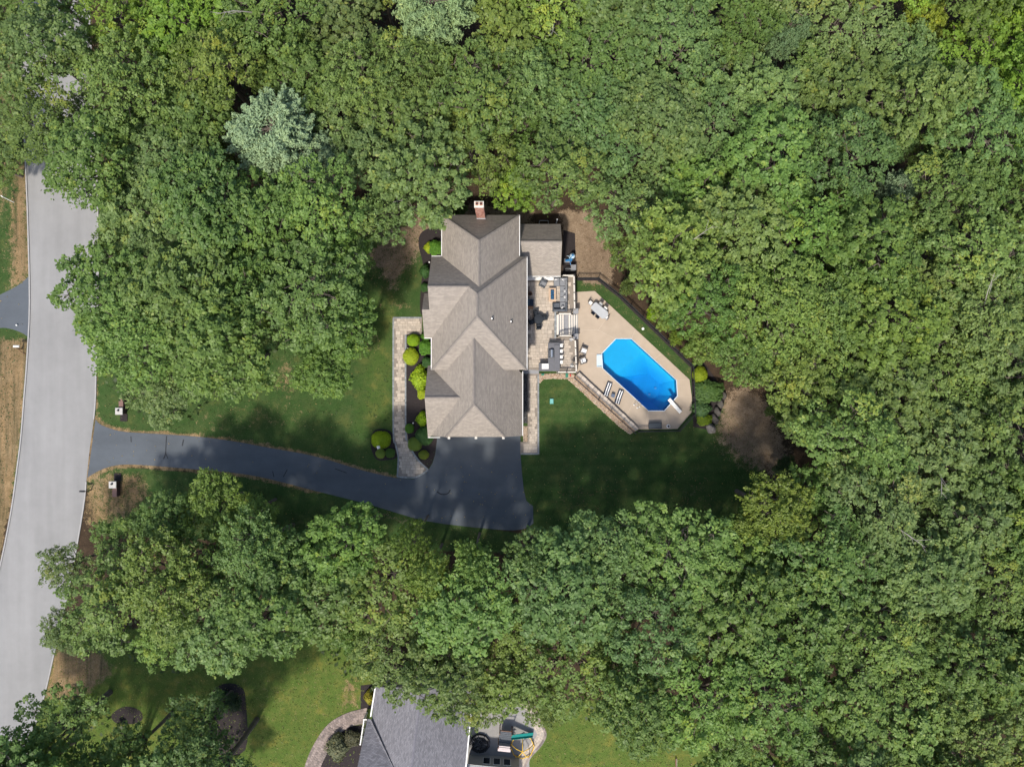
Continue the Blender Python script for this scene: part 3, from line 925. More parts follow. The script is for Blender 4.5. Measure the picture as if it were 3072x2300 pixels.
# main block: west, east and hips
roof('roof', [[B_ne, B_se, rS, rN]], M['shingle'], house, label='main roof slope facing the pool')
roof('roof', [[B_se, B_sw, rS]], M['shingle'], house, label='main roof hip above the garage')
roof('roof', [[B_sw, B_nw, rN, rS]], M['shingle'], house, label='main roof slope facing the front yard')
roof('roof', [[B_nw, B_ne, rN]], M['shingle'], house, label='shaded upper hip of the main roof')
for e in (rS, ): 
    ridge(house, rS, rN, M['ridge']); ridge(house, rS, B_se, M['ridge']); ridge(house, rS, B_sw, M['ridge']); ridge(house, rN, B_ne, M['ridge'])
# front cross gable and porch gable on the west side
zD = 9.55; yD = bN - (zD - zB) / sN
xD = bW_ + (zD - zB) / sW
yDs = 5.34
sD = (zD - zB) / (yD - yDs)
Dw = bW_ - 0.02
roof('roof', [[(Dw, bN + .02, zB), (Dw, yD, zD + .02), (xD + .3, yD, zD + .02), (xD + .3, bN + .02, zB + .02)]], M['shingle'], house, label='shaded slope of the front cross gable')
roof('roof', [[(Dw, yDs, zB + .02), (bW_ + .3, yDs, zB + .03), (xD + .3, yD, zD + .03), (Dw, yD, zD + .03)]], M['shingle'], house, label='sunlit slope of the front cross gable')
ridge(house, (Dw, yD, zD + .03), (xD, yD, zD + .03), M['ridge'])
yP = 8.40; zP = zB + (yP - yDs) * sD; xP = -10.26
roof('roof', [[(xP, yDs, zB + .05), (bW_ + .5, yDs, zB + .05), (bW_ + .5, yP, zP + .05), (xP, yP, zP + .05)]], M['shingle'], house, label='sunlit slope of the entry porch')
roof('roof', [[(xP, yP, zP + .05), (bW_ + .5, yP, zP + .05), (bW_ + .5, 10.5, 5.95), (xP, 10.5, 5.95)]], M['shingle'], house, label='shaded slope of the entry porch')
# upper block with the chimney hip
zRA = 9.6
A_w, A_e, A_n = W(1326, 700, zB).x, W(1557.5, 700, zB).x, W(1441, 645, zB).y
a_r = W(1441, 721, zRA); arx = (A_w + A_e) / 2
a_hip = Vector((arx, a_r.y, zRA)); a_end = Vector((arx, 9.6, zRA))
roof('roof', [[(A_w, A_n, zB), (A_w, 12.0, zB), a_end, a_hip]], M['shingle'], house, label='upper block slope facing the front yard')
roof('roof', [[(A_e, A_n, zB), (A_e, 12.0, zB), a_end, a_hip]], M['shingle'], house, label='upper block slope facing the porch')
roof('roof', [[(A_w, A_n, zB), (A_e, A_n, zB), a_hip]], M['shingle'], house, label='dark hip behind the chimney')
ridge(house, a_hip, (arx, 10.85, zRA), M['ridge']); ridge(house, a_hip, (A_w, A_n, zB), M['ridge']); ridge(house, a_hip, (A_e, A_n, zB), M['ridge'])
# garage block with a clipped hip
zC, zRC = 4.0, 8.6
cE, cRx = 1.235, -4.30
kC = (zRC - zC) / (cE - cRx)
cW = cRx - (cE - cRx)
cS = -6.25
c_rs = Vector((cRx, W(1422, 1212, zRC).y, zRC)); c_rn = Vector((cRx, 5.6, zRC))
zh = 5.7; dh = (zRC - zh) / kC
hE, hW_ = Vector((cRx + dh, cS, zh)), Vector((cRx - dh, cS, zh))
roof('roof', [[(cE, bS + .6, zC), (cE, cS, zC), hE, c_rs, c_rn, (cRx + dh, bS + .9, zh)]] if False else [[(cE, 1.2, zC), (cE, cS, zC), hE, c_rs, c_rn, (cE, 1.2, zC)][:5]], M['shingle'], house, label='garage slope facing the lawn')
roof('roof', [[(cW, 2.1, zC), (cW, cS, zC), hW_, c_rs, c_rn]], M['shingle'], house, label='garage slope facing the front yard')
roof('roof', [[hE, hW_, c_rs]], M['shingle'], house, label='clipped hip above the garage doors')
ridge(house, c_rs, (cRx, 5.15, zRC), M['ridge']); ridge(house, c_rs, hE, M['ridge']); ridge(house, c_rs, hW_, M['ridge'])
# garage front wing
zE, yE, xE = 7.2, -1.61, -10.05
xEe = cRx - (zRC - zE) / kC
roof('roof', [[(xE, 2.15, zC + .02), (xE, yE, zE + .02), (xEe + .3, yE, zE + .02), (cW + .1, 2.15, zC + .02)]], M['shingle'], house, label='dark slope of the garage front gable')
roof('roof', [[(xE, -6.41, zC + .02), (xE, yE, zE + .03), (xEe + .3, yE, zE + .03), (cW + .05, -6.41, zC + .03)]], M['shingle'], house, label='sunlit slope of the garage front gable')
ridge(house, (xE, yE, zE + .03), (xEe, yE, zE + .03), M['ridge'])
# screened porch roof
zF, zRF = 3.0, 5.35
fN, fR, fS, fE = W(1600, 672, zF).y, W(1600, 724, zRF).y, W(1600, 828, zF).y, W(1686, 724, zRF).x
roof('roof', [[(.3, fN, zF), (fE, fN, zF), (fE, fR, zRF), (.3, fR, zRF)]], M['shingle'], house, label='shaded slope of the screened porch')
roof('roof', [[(.3, fS, zF), (fE, fS, zF), (fE, fR, zRF), (.3, fR, zRF)]], M['shingle'], house, label='sunlit slope of the screened porch')
ridge(house, (.8, fR, zRF), (fE, fR, zRF), M['ridge'])
# gutters and fascias
gutter(house, (A_w, A_n, zB), (A_w, bN, zB), (-1, 0, 0))
gutter(house, (bW_, bS, zB), (bW_, yDs, zB), (-1, 0, 0))
gutter(house, (bE, bS, zB), (bE, bN, zB), (1, 0, 0))
gutter(house, (A_e, bN + .1, zB), (A_e, A_n, zB), (1, 0, 0))
gutter(house, (cE, cS, zC), (cE, 1.45, zC), (1, 0, 0))
gutter(house, (xP, yDs, zB + .05), (bW_ - .1, yDs, zB + .05), (0, -1, 0))
gutter(house, (Dw, bN + .02, zB), (A_w, bN + .02, zB), (0, 1, 0))
gutter(house, (xE, -6.41, zC + .02), (-8.6, -6.41, zC + .02), (0, -1, 0))
gutter(house, (1.0, fS, zF), (fE, fS, zF), (0, -1, 0))
# walls
def wallbox(x0, x1, y0, y1, z1, m=None):
    MB().box(((x0 + x1) / 2, (y0 + y1) / 2, z1 / 2 - .05), (x1 - x0, y1 - y0, z1 + .1)).build('wall', m or M['wall'], house)
wallbox(A_w + .4, A_e - .4, bN - .6, A_n - .4, zB - .02)
wallbox(bW_ + .4, bE - .4, bS + .4, bN - .4, zB - .02)
wallbox(cW + .45, cE - .4, cS + .4, bS + .35, zC - .02)
wallbox(xP + .35, bW_ + .35, yDs + .4, 10.1, zB - .05)
def gable(x, y0, y1, z0, yr, zr, d=.12):
    MB().add([(x, y0, z0), (x, y1, z0), (x, yr, zr), (x + d, y0, z0), (x + d, y1, z0), (x + d, yr, zr)], [(0, 2, 1), (3, 4, 5), (0, 1, 4, 3), (1, 2, 5, 4), (2, 0, 3, 5)]).build('gable', M['wall'], house)
gable(bW_ + .38, yDs + .3, bN - .3, zB - .3, yD, zD - .3)
gable(xE + .38, -6.0, 1.8, zC - .3, yE, zE - .3)
MB().add([(cW + .5, cS + .38, zC - .3), (cE - .5, cS + .38, zC - .3), (hE.x - .1, cS + .38, zh - .25), (hW_.x + .1, cS + .38, zh - .25),
          (cW + .5, cS + .5, zC - .3), (cE - .5, cS + .5, zC - .3), (hE.x - .1, cS + .5, zh - .25), (hW_.x + .1, cS + .5, zh - .25)],
         [(0, 1, 2, 3), (4, 7, 6, 5), (1, 0, 4, 5), (2, 1, 5, 6), (3, 2, 6, 7), (0, 3, 7, 4)]).build('gable', M['wall'], house)
for x in (-6.7, -2.4):
    gd = MB().box((x, cS + .37, 1.2), (2.9, .08, 2.4)).build('garage_door', M['white'], house)
    for k in range(3): MB().box((x, cS + .325, .6 + k * .6), (2.7, .03, .05)).build('panel_rail', M['cream'], gd)
for x in (W(1347, 1308, 5.4).x, W(1428, 1308, 5.4).x, W(1510, 1308, 5.4).x):
    MB().box((x, cS - .10, 5.42), (.28, .32, .26)).build('eave_bracket', M['cream'], house)
def window(x, y, z, w, h, face):
    d = .07
    if face in 'EW': f = MB().box((x, y, z), (d, w + .24, h + .24)).build('window', M['white'], house); s_ = 1 if face == 'E' else -1; MB().box((x + s_ * .03, y, z), (d, w, h)).build('pane', M['glass'], f)
    else: f = MB().box((x, y, z), (w + .24, d, h + .24)).build('window', M['white'], house); s_ = 1 if face == 'N' else -1; MB().box((x, y + s_ * .03, z), (w, d, h)).build('pane', M['glass'], f)
for y in (3.2, 6.0, 8.8, 11.6): window(bE - .39, y, 4.4, 1.0, 1.3, 'E')
for y in (4.2, 10.8): window(bE - .39, y, 2.2, 1.0, 1.3, 'E')
for y in (-4.5, -1.5): window(cE - .39, y, 2.0, .9, 1.1, 'E')
for y in (2.6, 3.9): window(bW_ + .39, y, 4.4, .8, 1.3, 'W')
for y in (16.2, 18.2): window(A_w + .39, y, 4.2, .9, 1.3, 'W')
MB().box((bE - .37, 7.4, 2.05), (.08, 1.8, 2.1)).build('patio_door', M['glass'], house)
MB().box((xP + .33, 6.9, 1.1), (.08, 1.0, 2.1)).build('front_door', M['brown_wood'], house)
# screened porch walls: white posts with dark screens, facing the patio
wp = M['white']
MB().box((fE / 2 + .3, (fN + fS) / 2, 1.0), (fE - .9, fN - fS - .7, .16)).build('porch_floor', M['grey_cap'], house)
for i in range(6):
    x = 1.9 + i * (fE - .35 - 1.9) / 5
    MB().box((x, fS + .16, 1.95), (.14, .14, 2.0)).build('porch_post', wp, house)
for x0 in range(5):
    x = 1.9 + (x0 + .5) * (fE - .35 - 1.9) / 5
    MB().box((x, fS + .16, 1.9), (.62, .03, 1.9)).build('screen', M['glass'], house)
MB().box(((1.9 + fE - .35) / 2, fS + .12, 2.84), (fE - .35 - 1.8, .24, .20)).build('porch_beam', wp, house)
MB().box(((1.9 + fE - .35) / 2, fS - .06, 1.08), (fE - .35 - 1.8, .34, .12)).build('porch_sill', wp, house)
MB().box((fE - .36, (fN + fS) / 2, 1.6), (.08, fN - fS - .6, 2.7)).build('wall', M['wall'], house)
MB().box(((.6 + fE - .3) / 2, fN - .36, 1.6), (fE - .9, .08, 2.7)).build('wall', M['wall'], house)
gable_x = fE - .34
MB().add([(gable_x, fN - .3, zF - .2), (gable_x, fS + .3, zF - .2), (gable_x, fR, zRF - .25), (gable_x - .1, fN - .3, zF - .2), (gable_x - .1, fS + .3, zF - .2), (gable_x - .1, fR, zRF - .25)],
         [(0, 1, 2), (3, 5, 4), (0, 2, 5, 3), (1, 4, 5, 2), (0, 3, 4, 1)]).build('gable', M['wall'], house)
# chimney
zT = 11.5
cx0, cx1, cy0, cy1 = -4.07, -3.12, 19.19, 19.80
ch = MB().box(((cx0 + cx1) / 2, (cy0 + cy1) / 2, zT / 2), (cx1 - cx0 - .03, cy1 - cy0 - .03, zT - .1)).build('chimney', M['mortar'], house)
M['brick_isl'] = stone_mat('bricks', [(0, (0.19, 0.07, 0.05)), (.5, (0.34, 0.15, 0.105)), (.85, (0.42, 0.23, 0.17)), (1, (0.5, 0.36, 0.30))])
bk = MB()
nz = int((zT - 5.0) / .145)
for r_ in range(nz):
    z = 5.0 + (r_ + .5) * .145
    o_ = (r_ % 2) * .12
    for face in range(4):
        L0, L1 = (cx0, cx1) if face < 2 else (cy0, cy1)
        k = L0 - o_
        while k < L1:
            a, b_ = max(k, L0), min(k + .235, L1)
            if b_ - a > .05:
                m_ = (a + b_) / 2; w_ = b_ - a - .022
                if face == 0: bk.box((m_, cy0, z), (w_, .03, .118))
                elif face == 1: bk.box((m_, cy1, z), (w_, .03, .118))
                elif face == 2: bk.box((cx0, m_, z), (.03, w_, .118))
                else: bk.box((cx1, m_, z), (.03, w_, .118))
            k += .235
bk.build('brickwork', M['brick_isl'], ch, kind='stuff')
MB().cbox(((cx0 + cx1) / 2, (cy0 + cy1) / 2, zT + .02), (cx1 - cx0 + .1, cy1 - cy0 + .1, .14)).build('chimney_cap', M['cream'], ch)
for x in (-3.82, -3.37):
    fl_ = MB().box((x, (cy0 + cy1) / 2 + .02, zT + .16), (.30, .30, .16)).build('flue', mat('clay_flue', (0.36, 0.13, 0.07), .8, .2), ch)
    MB().box((x, (cy0 + cy1) / 2 + .02, zT + .242), (.20, .20, .006)).build('flue_mouth', M['dark'], ch)
MB().add([(cx0 - .05, cy0 - .20, zB + .60), (cx1 + .05, cy0 - .20, zB + .60), (cx1 + .05, cy0 - .02, zB + .72), (cx0 - .05, cy0 - .02, zB + .72)], [(0, 1, 2, 3)]).build('flashing', M['grey_cap'], ch)
# roof vents
for px, py in ((1476, 956), (1533, 965)):
    z = zRB - (W(px, py, 8.6).x - rx) * (zRB - zB) / (bE - rx)
    p = W(px, py, z)
    v = MB().tube(p - Vector((0, 0, .2)), p + Vector((0, 0, .38)), .09, .09, 10).build('vent_pipe', M['white'], house)
    MB().lathe(p + Vector((0, 0, -.12)), [(.22, 0), (.12, .14)], 10).build('vent_collar', M['dark'], v)

# ------------------------------------------------------------------ patio, railing, stairs
ZP = 1.0
pat_pts = [(1578, 836), (1726, 822), (1728, 938), (1668, 938), (1668, 1010), (1728, 1010), (1731, 1117), (1578, 1108)]
pat = MB().prism(poly(pat_pts, ZP), -.05, ZP - .03).build('patio', M['joint'], label='raised paved patio between the house and pool', kind='structure')
pave(pat, [(1581, 838), (1712, 838), (1714, 934), (1664, 934), (1664, 1014), (1718, 1014), (1718, 1110), (1581, 1104)], ZP, M['paver'], 0.32, seed=4,
     skip=[[(1646, 1030), (1678, 1030), (1678, 1112), (1618, 1112), (1618, 1090), (1646, 1090)]])
border(pat, [(1666, 934), (1666, 1014)], ZP + .003, M['paver_border'], .22)
def railing(name, pts, label, group='patio railings', cap=.16, step=1.1):
    P = poly(pts, ZP + .9)
    r = empty(name, (P[0].x, P[0].y, ZP), label=label, cat='railing', group=group)
    bal = MB()
    for i in range(len(P) - 1):
        a, b_ = P[i], P[i + 1]; d = b_ - a; rz = math.atan2(d.y, d.x); c = (a + b_) / 2
        MB().cbox((c.x, c.y, ZP + .92), (d.length, cap, .06), rz, .015).build('rail_cap', M['cream'], r)
        MB().box((c.x, c.y, ZP + .12), (d.length, .06, .06), rz).build('bottom_rail', M['cream'], r)
        k = max(2, int(d.length / .14))
        for j in range(k):
            p = a + d * ((j + .5) / k); bal.box((p.x, p.y, ZP + .5), (.035, .035, .76), rz)
        m_ = max(1, round(d.length / step))
        for j in range(m_ + 1):
            if j == 0 and i > 0: continue
            p = a + d * (j / m_)
            po = MB().box((p.x, p.y, ZP + .47), (.13, .13, .96), rz).build('post', M['cream'], r)
            MB().box((p.x, p.y, ZP + .985), (.13, .13, .07), rz, .6).build('post_light', M['dark'], po)
    bal.build('balusters', M['cream'], r, kind='stuff')
    return r
railing('railing', [(1688, 826), (1722, 827), (1724, 928)], 'cream railing around the sofa corner of the patio')
railing('railing', [(1726, 1020), (1729, 1116), (1672, 1116)], 'cream railing around the bar corner of the patio')
railing('railing', [(1675, 941), (1714, 941)], 'short cream railing at the sofa side of the stairs')
railing('railing', [(1677, 1007), (1716, 1007)], 'short cream railing at the bar side of the stairs')
for py, lab in ((933, 'square grey pillar at the stair foot, sofa side'), (1009, 'square grey pillar at the stair foot, bar side')):
    p = empty('pillar', W(1727.5, py, 0), label=lab, cat='pillar', group='stair pillars')
    c = W(1727.5, py, 1.2)
    MB().box((c.x, c.y, .62), (.52, .56, 1.24)).build('shaft', M['grey_cap'], p)
    MB().cbox((c.x, c.y, 1.28), (.64, .68, .09), 0, .03).build('cap', M['grey_cap'], p)
stair = empty('stairs', W(1700, 974, 0), label='cream stairs from the patio to the pool deck', kind='structure')
edges = [1669, 1679, 1686, 1693, 1705, 1713, 1720, 1727, 1734]
nst = len(edges) - 1
for k in range(nst):
    z = ZP - .02 - k * (ZP - .02) / nst
    x0, x1 = W(edges[k], 0, z).x, W(edges[k + 1], 0, z).x
    y0, y1 = W(0, 1004, z).y, W(0, 944, z).y
    s_ = MB().box(((x0 + x1) / 2, (y0 + y1) / 2, (z - .05) / 2), (x1 - x0 + .005, y1 - y0, z - .05)).build('step', M['grey_cap'], stair)
    if k != 3: MB().cbox(((x0 + x1) / 2 - .03, (y0 + y1) / 2, z - .02), (max(.14, (x1 - x0) * .62), y1 - y0, .05), 0, .01).build('tread', M['cream'], s_)
gst = empty('side_steps', W(1595, 1113, 0), label='grey steps from the patio to the side path', kind='structure')
for k, (y0, y1) in enumerate(((1104, 1110), (1110, 1115), (1115, 1121))):
    z = .8 - k * .27
    a, c = W(1570, y1, z), W(1617, y0, z)
    MB().box(((a.x + c.x) / 2, (a.y + c.y) / 2, z / 2), (c.x - a.x, c.y - a.y, z)).build('step', M['grey_cap'], gst)

# ------------------------------------------------------------------ stone wall along the pool deck
wl = [(1733, 1121), (1780, 1165), (1830, 1212), (1875, 1254), (1912, 1289)]
sw = empty('stone_wall', W(1733, 1121, 0), label='low stone wall between the pool deck and lawn', cat='wall')
P = poly(wl, .45)
rnd = random.Random(2)
for i in range(len(P) - 1):
    a, c = P[i], P[i + 1]; d = c - a; rz = math.atan2(d.y, d.x); k = max(1, round(d.length / .62)); 
    for j in range(k):
        p = a + d * ((j + .5) / k)
        MB().cbox((p.x, p.y, .42 + rnd.uniform(-.01, .01)), (d.length / k - .02, .56 + rnd.uniform(-.04, .04), .10), rz + rnd.uniform(-.02, .02), .02).build('cap_stone', M['cap_stone'], sw)
    for row in range(3):
        k2 = max(1, round(d.length / .4))
        for j in range(k2):
            p = a + d * ((j + .5) / k2)
            MB().cbox((p.x, p.y, .06 + row * .12), (d.length / k2 - .02, .34 + rnd.uniform(-.04, .04), .115), rz, .015).build('stone', M['cap_stone'], sw)

# ------------------------------------------------------------------ black pool fence
def fence(pts, label, hgt=1.25):
    P = poly(pts, 0)
    f = empty('fence', (P[0].x, P[0].y, 0), label=label, cat='fence', group='black pool fence runs')
    pk = MB()
    for i in range(len(P) - 1):
        a, c = P[i], P[i + 1]; d = c - a; L_ = d.length; rz = math.atan2(d.y, d.x); m_ = (a + c) / 2
        for z in (.12, hgt - .25, hgt - .05): MB().box((m_.x, m_.y, z), (L_, .05, .05), rz).build('rail', M['dark'], f)
        k = max(1, round(L_ / 2.2))
        for j in range(k + 1):
            if j == 0 and i: continue
            p = a + d * (j / k)
            po = MB().box((p.x, p.y, hgt / 2 + .04), (.09, .09, hgt + .08), rz).build('post', M['dark'], f)
        k = int(L_ / .13)
        for j in range(k):
            p = a + d * ((j + .5) / k); pk.box((p.x, p.y, hgt / 2), (.022, .022, hgt - .02), rz)
    pk.build('pickets', M['dark'], f, kind='stuff')
fence([(1731, 837), (1794, 837), (1856, 886), (1962, 988), (2072, 1096)], 'black picket fence along the wood side of the pool')
fence([(2074, 1098), (2080, 1238)], 'black picket fence between the pool deck and shrubs')
fence([(2079, 1242), (2034, 1291), (1912, 1293)], 'black picket fence at the lawn end of the pool')
fence([(1903, 1298), (1723, 1134)], 'black picket fence along the stone wall')
sheet('mulch_strip', [(1731, 833), (1796, 833), (1860, 882), (2078, 1096), (2070, 1101), (1855, 892), (1792, 842), (1731, 842)], .016, M['mulch'], 'dark mulch line under the pool fence')

# ------------------------------------------------------------------ patio furniture
def at(px, py, z): return W(px, py, z)
sofa = empty('sectional_sofa', at(1690, 885, ZP), label='grey U-shaped sectional sofa around the fire table', cat='sofa')
def pxbox(x0, y0, x1, y1, z0, z1, name, m, parent, ch=.05, zr=None):
    zr = z1 if zr is None else zr
    a, c = W(x0, y1, zr), W(x1, y0, zr)
    return MB().cbox(((a.x + c.x) / 2, (a.y + c.y) / 2, (z0 + z1) / 2), (c.x - a.x, c.y - a.y, z1 - z0), 0, ch).build(name, m, parent)
pxbox(1661, 832, 1702, 858, ZP, ZP + .25, 'base', M['frame_grey'], sofa)
pxbox(1680, 858, 1702, 906, ZP, ZP + .25, 'base', M['frame_grey'], sofa)
pxbox(1659, 906, 1702, 934, ZP, ZP + .25, 'base', M['frame_grey'], sofa)
for bx in ((1662, 840, 1679, 857), (1680, 840, 1696, 857), (1680, 858, 1696, 873), (1680, 873.5, 1696, 889), (1680, 889.5, 1696, 905), (1680, 906, 1696, 925)):
    pxbox(*bx, ZP + .25, ZP + .43, 'seat_cushion', M['cushion_grey'], sofa)
pxbox(1661, 908, 1679, 925, ZP + .25, ZP + .40, 'seat_cushion', M['frame_grey'], sofa)
for bx in ((1662, 832.5, 1679, 839), (1680, 832.5, 1702, 839), (1696.5, 840, 1702, 872), (1696.5, 873, 1702, 905), (1696.5, 906, 1702, 934), (1661, 926, 1696, 934)):
    pxbox(*bx, ZP + .25, ZP + .78, 'back_cushion', M['frame_grey'] if bx[1] > 905 else M['cushion_grey'], sofa, .08)
pxbox(1658, 908, 1661, 934, ZP, ZP + .62, 'armrest', M['frame_grey'], sofa)
for k, (px, py, rz, lab) in enumerate(((1668, 838, 5, 'striped pillow at the open end of the sofa back'), (1688, 838, -28, 'striped pillow in the upper sofa corner'),
                        (1694, 872, 75, 'striped pillow on the middle of the sofa, upper one'), (1694, 890, 80, 'striped pillow on the middle of the sofa, lower one'), (1687, 921, 50, 'striped pillow in the lower sofa corner'))):
    p = at(px, py, ZP + .6)
    o = empty('throw_pillow', p, R(rz), label=lab, cat='pillow', group='striped pillows on the sofa')
    MB().ell((0, 0, 0), (.25, .16, .2), 12, 7).build('cover', M['stripe_pillow'], o, local=True, smooth=True)
ft = empty('fire_table', at(1657, 884, ZP), label='beige fire table with a blue glass trough', cat='fire table')
pxbox(1646, 863.5, 1668, 904.5, ZP + .46, ZP + .54, 'table_top', M['wood_beige'], ft, .02)
pxbox(1648.5, 866, 1665.5, 902, ZP, ZP + .46, 'base', M['cream'], ft, .02, ZP)
pxbox(1652, 868, 1662.5, 898, ZP + .54, ZP + .548, 'burner_pan', M['dark'], ft, .002)
gb = MB()
for _ in range(160):
    p = at(_rng.uniform(1653, 1661.5), _rng.uniform(869, 897), ZP + .55); r = _rng.uniform(.025, .05); gb.add(*ico(p, (r, r, r)))
gb.build('fire_glass', M['blue_glass'], ft, kind='stuff')
def armchair(name, p, rz, frame, cush, label, group, s=.84):
    o = empty(name, p, rz, label=label, cat='armchair', group=group)
    MB().cbox((.02, 0, .16), (s - .04, s, .22), 0, .03).build('base', frame, o, local=True)
    MB().cbox((.06, 0, .35), (s - .22, s - .28, .17), 0, .05).build('seat_cushion', cush, o, local=True)
    MB().cbox((-s / 2 + .07, 0, .45), (.13, s, .72), 0, .04).build('backrest', frame, o, local=True)
    MB().cbox((-s / 2 + .20, 0, .58), (.16, s - .30, .42), 0, .06).build('back_cushion', cush, o, local=True)
    for q in (-1, 1): MB().cbox((.05, q * (s / 2 - .065), .42), (s - .12, .13, .36), 0, .03).build('armrest', frame, o, local=True)
    return o
armchair('armchair', at(1629, 851, ZP + .3), R(-28 - 90 + 90), M['frame_grey'], M['cushion_grey'], 'grey swivel armchair beside the fire table', None).location.z = ZP
armchair('armchair', at(1750, 1052, .05), R(-22), M['wicker'], M['cushion_white'], 'white cushioned armchair on the pool deck, nearer the stairs', 'white armchairs by the railing')
armchair('armchair', at(1748, 1082, .05), R(17), M['wicker'], M['cushion_white'], 'white cushioned armchair on the pool deck, nearer the stone wall', 'white armchairs by the railing')
# covered dining set
tb = empty('covered_table', at(1615, 958, ZP), label='round patio table under a dark cover', cat='table')
MB().lathe(tb.location, [(.62, 0), (.64, .3), (.60, .70), (.57, .745), (.30, .77), (.05, .78)], 20).build('cover', M['cover'], tb, smooth=False)
for px, py, rz, lab in ((1608, 941, 110, 'covered chair on the upper side of the dark covered table'), (1634, 953, 10, 'covered chair on the pool side of the dark covered table'),
                        (1594, 966, 200, 'covered chair on the house side of the dark covered table'), (1616, 980, 275, 'covered chair on the lower side of the dark covered table')):
    o = empty('covered_chair', at(px, py, ZP + .5), R(rz), label=lab, cat='chair', group='covered chairs round the patio table'); o.location.z = ZP
    b_ = MB(); b_.cbox((-.08, 0, .30), (.52, .56, .60), 0, .1).build('cover_seat', M['cover'], o, local=True)
    MB().cbox((.22, 0, .45), (.20, .60, .92), 0, .09).build('cover_back', M['cover'], o, local=True)
# things against the house wall
o = empty('lounge_chair', at(1592, 908, ZP), 0, label='dark teal cushioned chair half under the house eave', cat='chair')
MB().cbox((0, 0, .2), (.7, .8, .25), 0, .04).build('seat', M['navy'], o, local=True)
MB().cbox((-.28, 0, .5), (.16, .8, .6), 0, .05).build('backrest', mat('teal_grey_cushion', (.08, .13, .16), .9, .1), o, local=True)
o = empty('wooden_bench', at(1590, 924, ZP), 0, label='brown wooden bench against the house wall', cat='bench')
for k in range(3): MB().box((0, -.12 + k * .12, .42), (.75, .10, .04)).build('slat', mat('orange_brown_wood', (.30, .16, .085), .7, .2), o, local=True)
for x in (-.3, .3): MB().box((x, 0, .2), (.06, .3, .4)).build('leg', M['brown_wood'], o, local=True)
o = empty('round_planter', at(1590, 882, ZP), 0, label='round wire planter beside the house wall', cat='planter')
MB().lathe((0, 0, 0), [(.18, 0), (.26, .45), (.28, .47), (.22, .47), (.20, .30)], 14).build('pot', M['brown_wood'], o, local=True)
MB().lathe((0, 0, .28), [(.20, 0), (.12, .05)], 12).build('soil', M['mulch'], o, local=True)

# outdoor kitchen
kit = empty('outdoor_kitchen', at(1660, 1080, ZP), label='L-shaped grey outdoor kitchen counter', cat='kitchen counter')
pxbox(1645, 1030, 1677, 1112, ZP, ZP + .87, 'cabinet', M['grey_cap'], kit, .01, ZP)
pxbox(1619, 1090, 1645, 1112, ZP, ZP + .87, 'cabinet', M['grey_cap'], kit, .01, ZP)
pxbox(1644, 1028, 1679, 1113, ZP + .87, ZP + .93, 'worktop', M['counter'], kit, .015)
pxbox(1616, 1089, 1643.6, 1113, ZP + .87, ZP + .93, 'worktop', M['counter'], kit, .015)
pxbox(1663, 1034, 1679.5, 1106, ZP + .95, ZP + 1.03, 'bar_top', M['counter'], kit, .015)
gr = empty('grill', at(1654, 1060, ZP + .93), label='built-in steel grill on the kitchen counter', cat='grill')
pxbox(1646, 1047, 1662.5, 1072, ZP + .93, ZP + 1.08, 'body', M['dark'], gr, .02)
hood = MB()
p = at(1655, 1060, ZP + 1.1)
for i in range(8):
    a0, a1 = math.pi * i / 8, math.pi * (i + 1) / 8
    hood.add([(p.x + .24 * math.cos(a), p.y + y, p.z + .22 * math.sin(a)) for a in (a0, a1) for y in (-.46, .46)], [(0, 1, 3, 2)])
hood.build('lid', M['steel'], gr)
MB().tube((p.x - .27, p.y - .36, p.z + .06), (p.x - .27, p.y + .36, p.z + .06), .02).build('handle', M['steel'], gr)
fg = empty('ice_chest', at(1635, 1098, ZP + .93), label='white square sink lid set in the counter end', cat='sink')
pxbox(1625.5, 1090.5, 1646, 1106.5, ZP + .93, ZP + .99, 'lid', M['white'], fg, .015)
MB().lathe(at(1636, 1101, ZP + .99), [(.06, 0), (.06, .02)], 12).build('knob', M['steel'], fg)
for k, py in enumerate((1036, 1053, 1070, 1086)):
    o = empty('bar_stool', at(1683, py, ZP + .7), 0, label='white backed bar stool at the counter, %s from the stairs' % ('first', 'second', 'third', 'fourth')[k], cat='stool', group='white bar stools at the counter'); o.location.z = ZP
    MB().cbox((-.04, 0, .70), (.40, .42, .07), 0, .03).build('seat', M['cushion_white'], o, local=True)
    MB().cbox((.17, 0, .93), (.06, .42, .32), 0, .02).build('backrest', M['white'], o, local=True)
    for a in (-.17, .12):
        for q in (-.17, .17): MB().tube((a, q, 0), (a * .9, q * .9, .68), .02).build('leg', M['dark'], o, local=True)
for px, py, lab in ((1716, 1016, 'white folded parasol beside the stair pillar'), (1718, 1096, 'white folded parasol in the railing corner by the bar')):
    o = empty('folded_parasol', at(px, py, ZP + 1.2), 0, label=lab, cat='parasol', group='folded white parasols'); o.location.z = ZP
    MB().tube((0, 0, 0), (0, 0, 1.9), .03).build('pole', M['wood_beige'], o, local=True)
    b_ = MB(); vs_ = [(0, 0, 1.95)]; N_ = 10
    for i in range(N_):
        a = 2 * math.pi * i / N_; r = .34 if i % 2 else .14
        vs_.append((r * math.cos(a), r * math.sin(a), 1.0))
    b_.add(vs_, [(0, i, i % N_ + 1) for i in range(1, N_ + 1)]).build('canopy', M['white'], o, local=True)
    MB().lathe((0, 0, 0), [(.24, 0), (.22, .08), (.05, .12)], 12).build('base', M['grey_cap'], o, local=True)

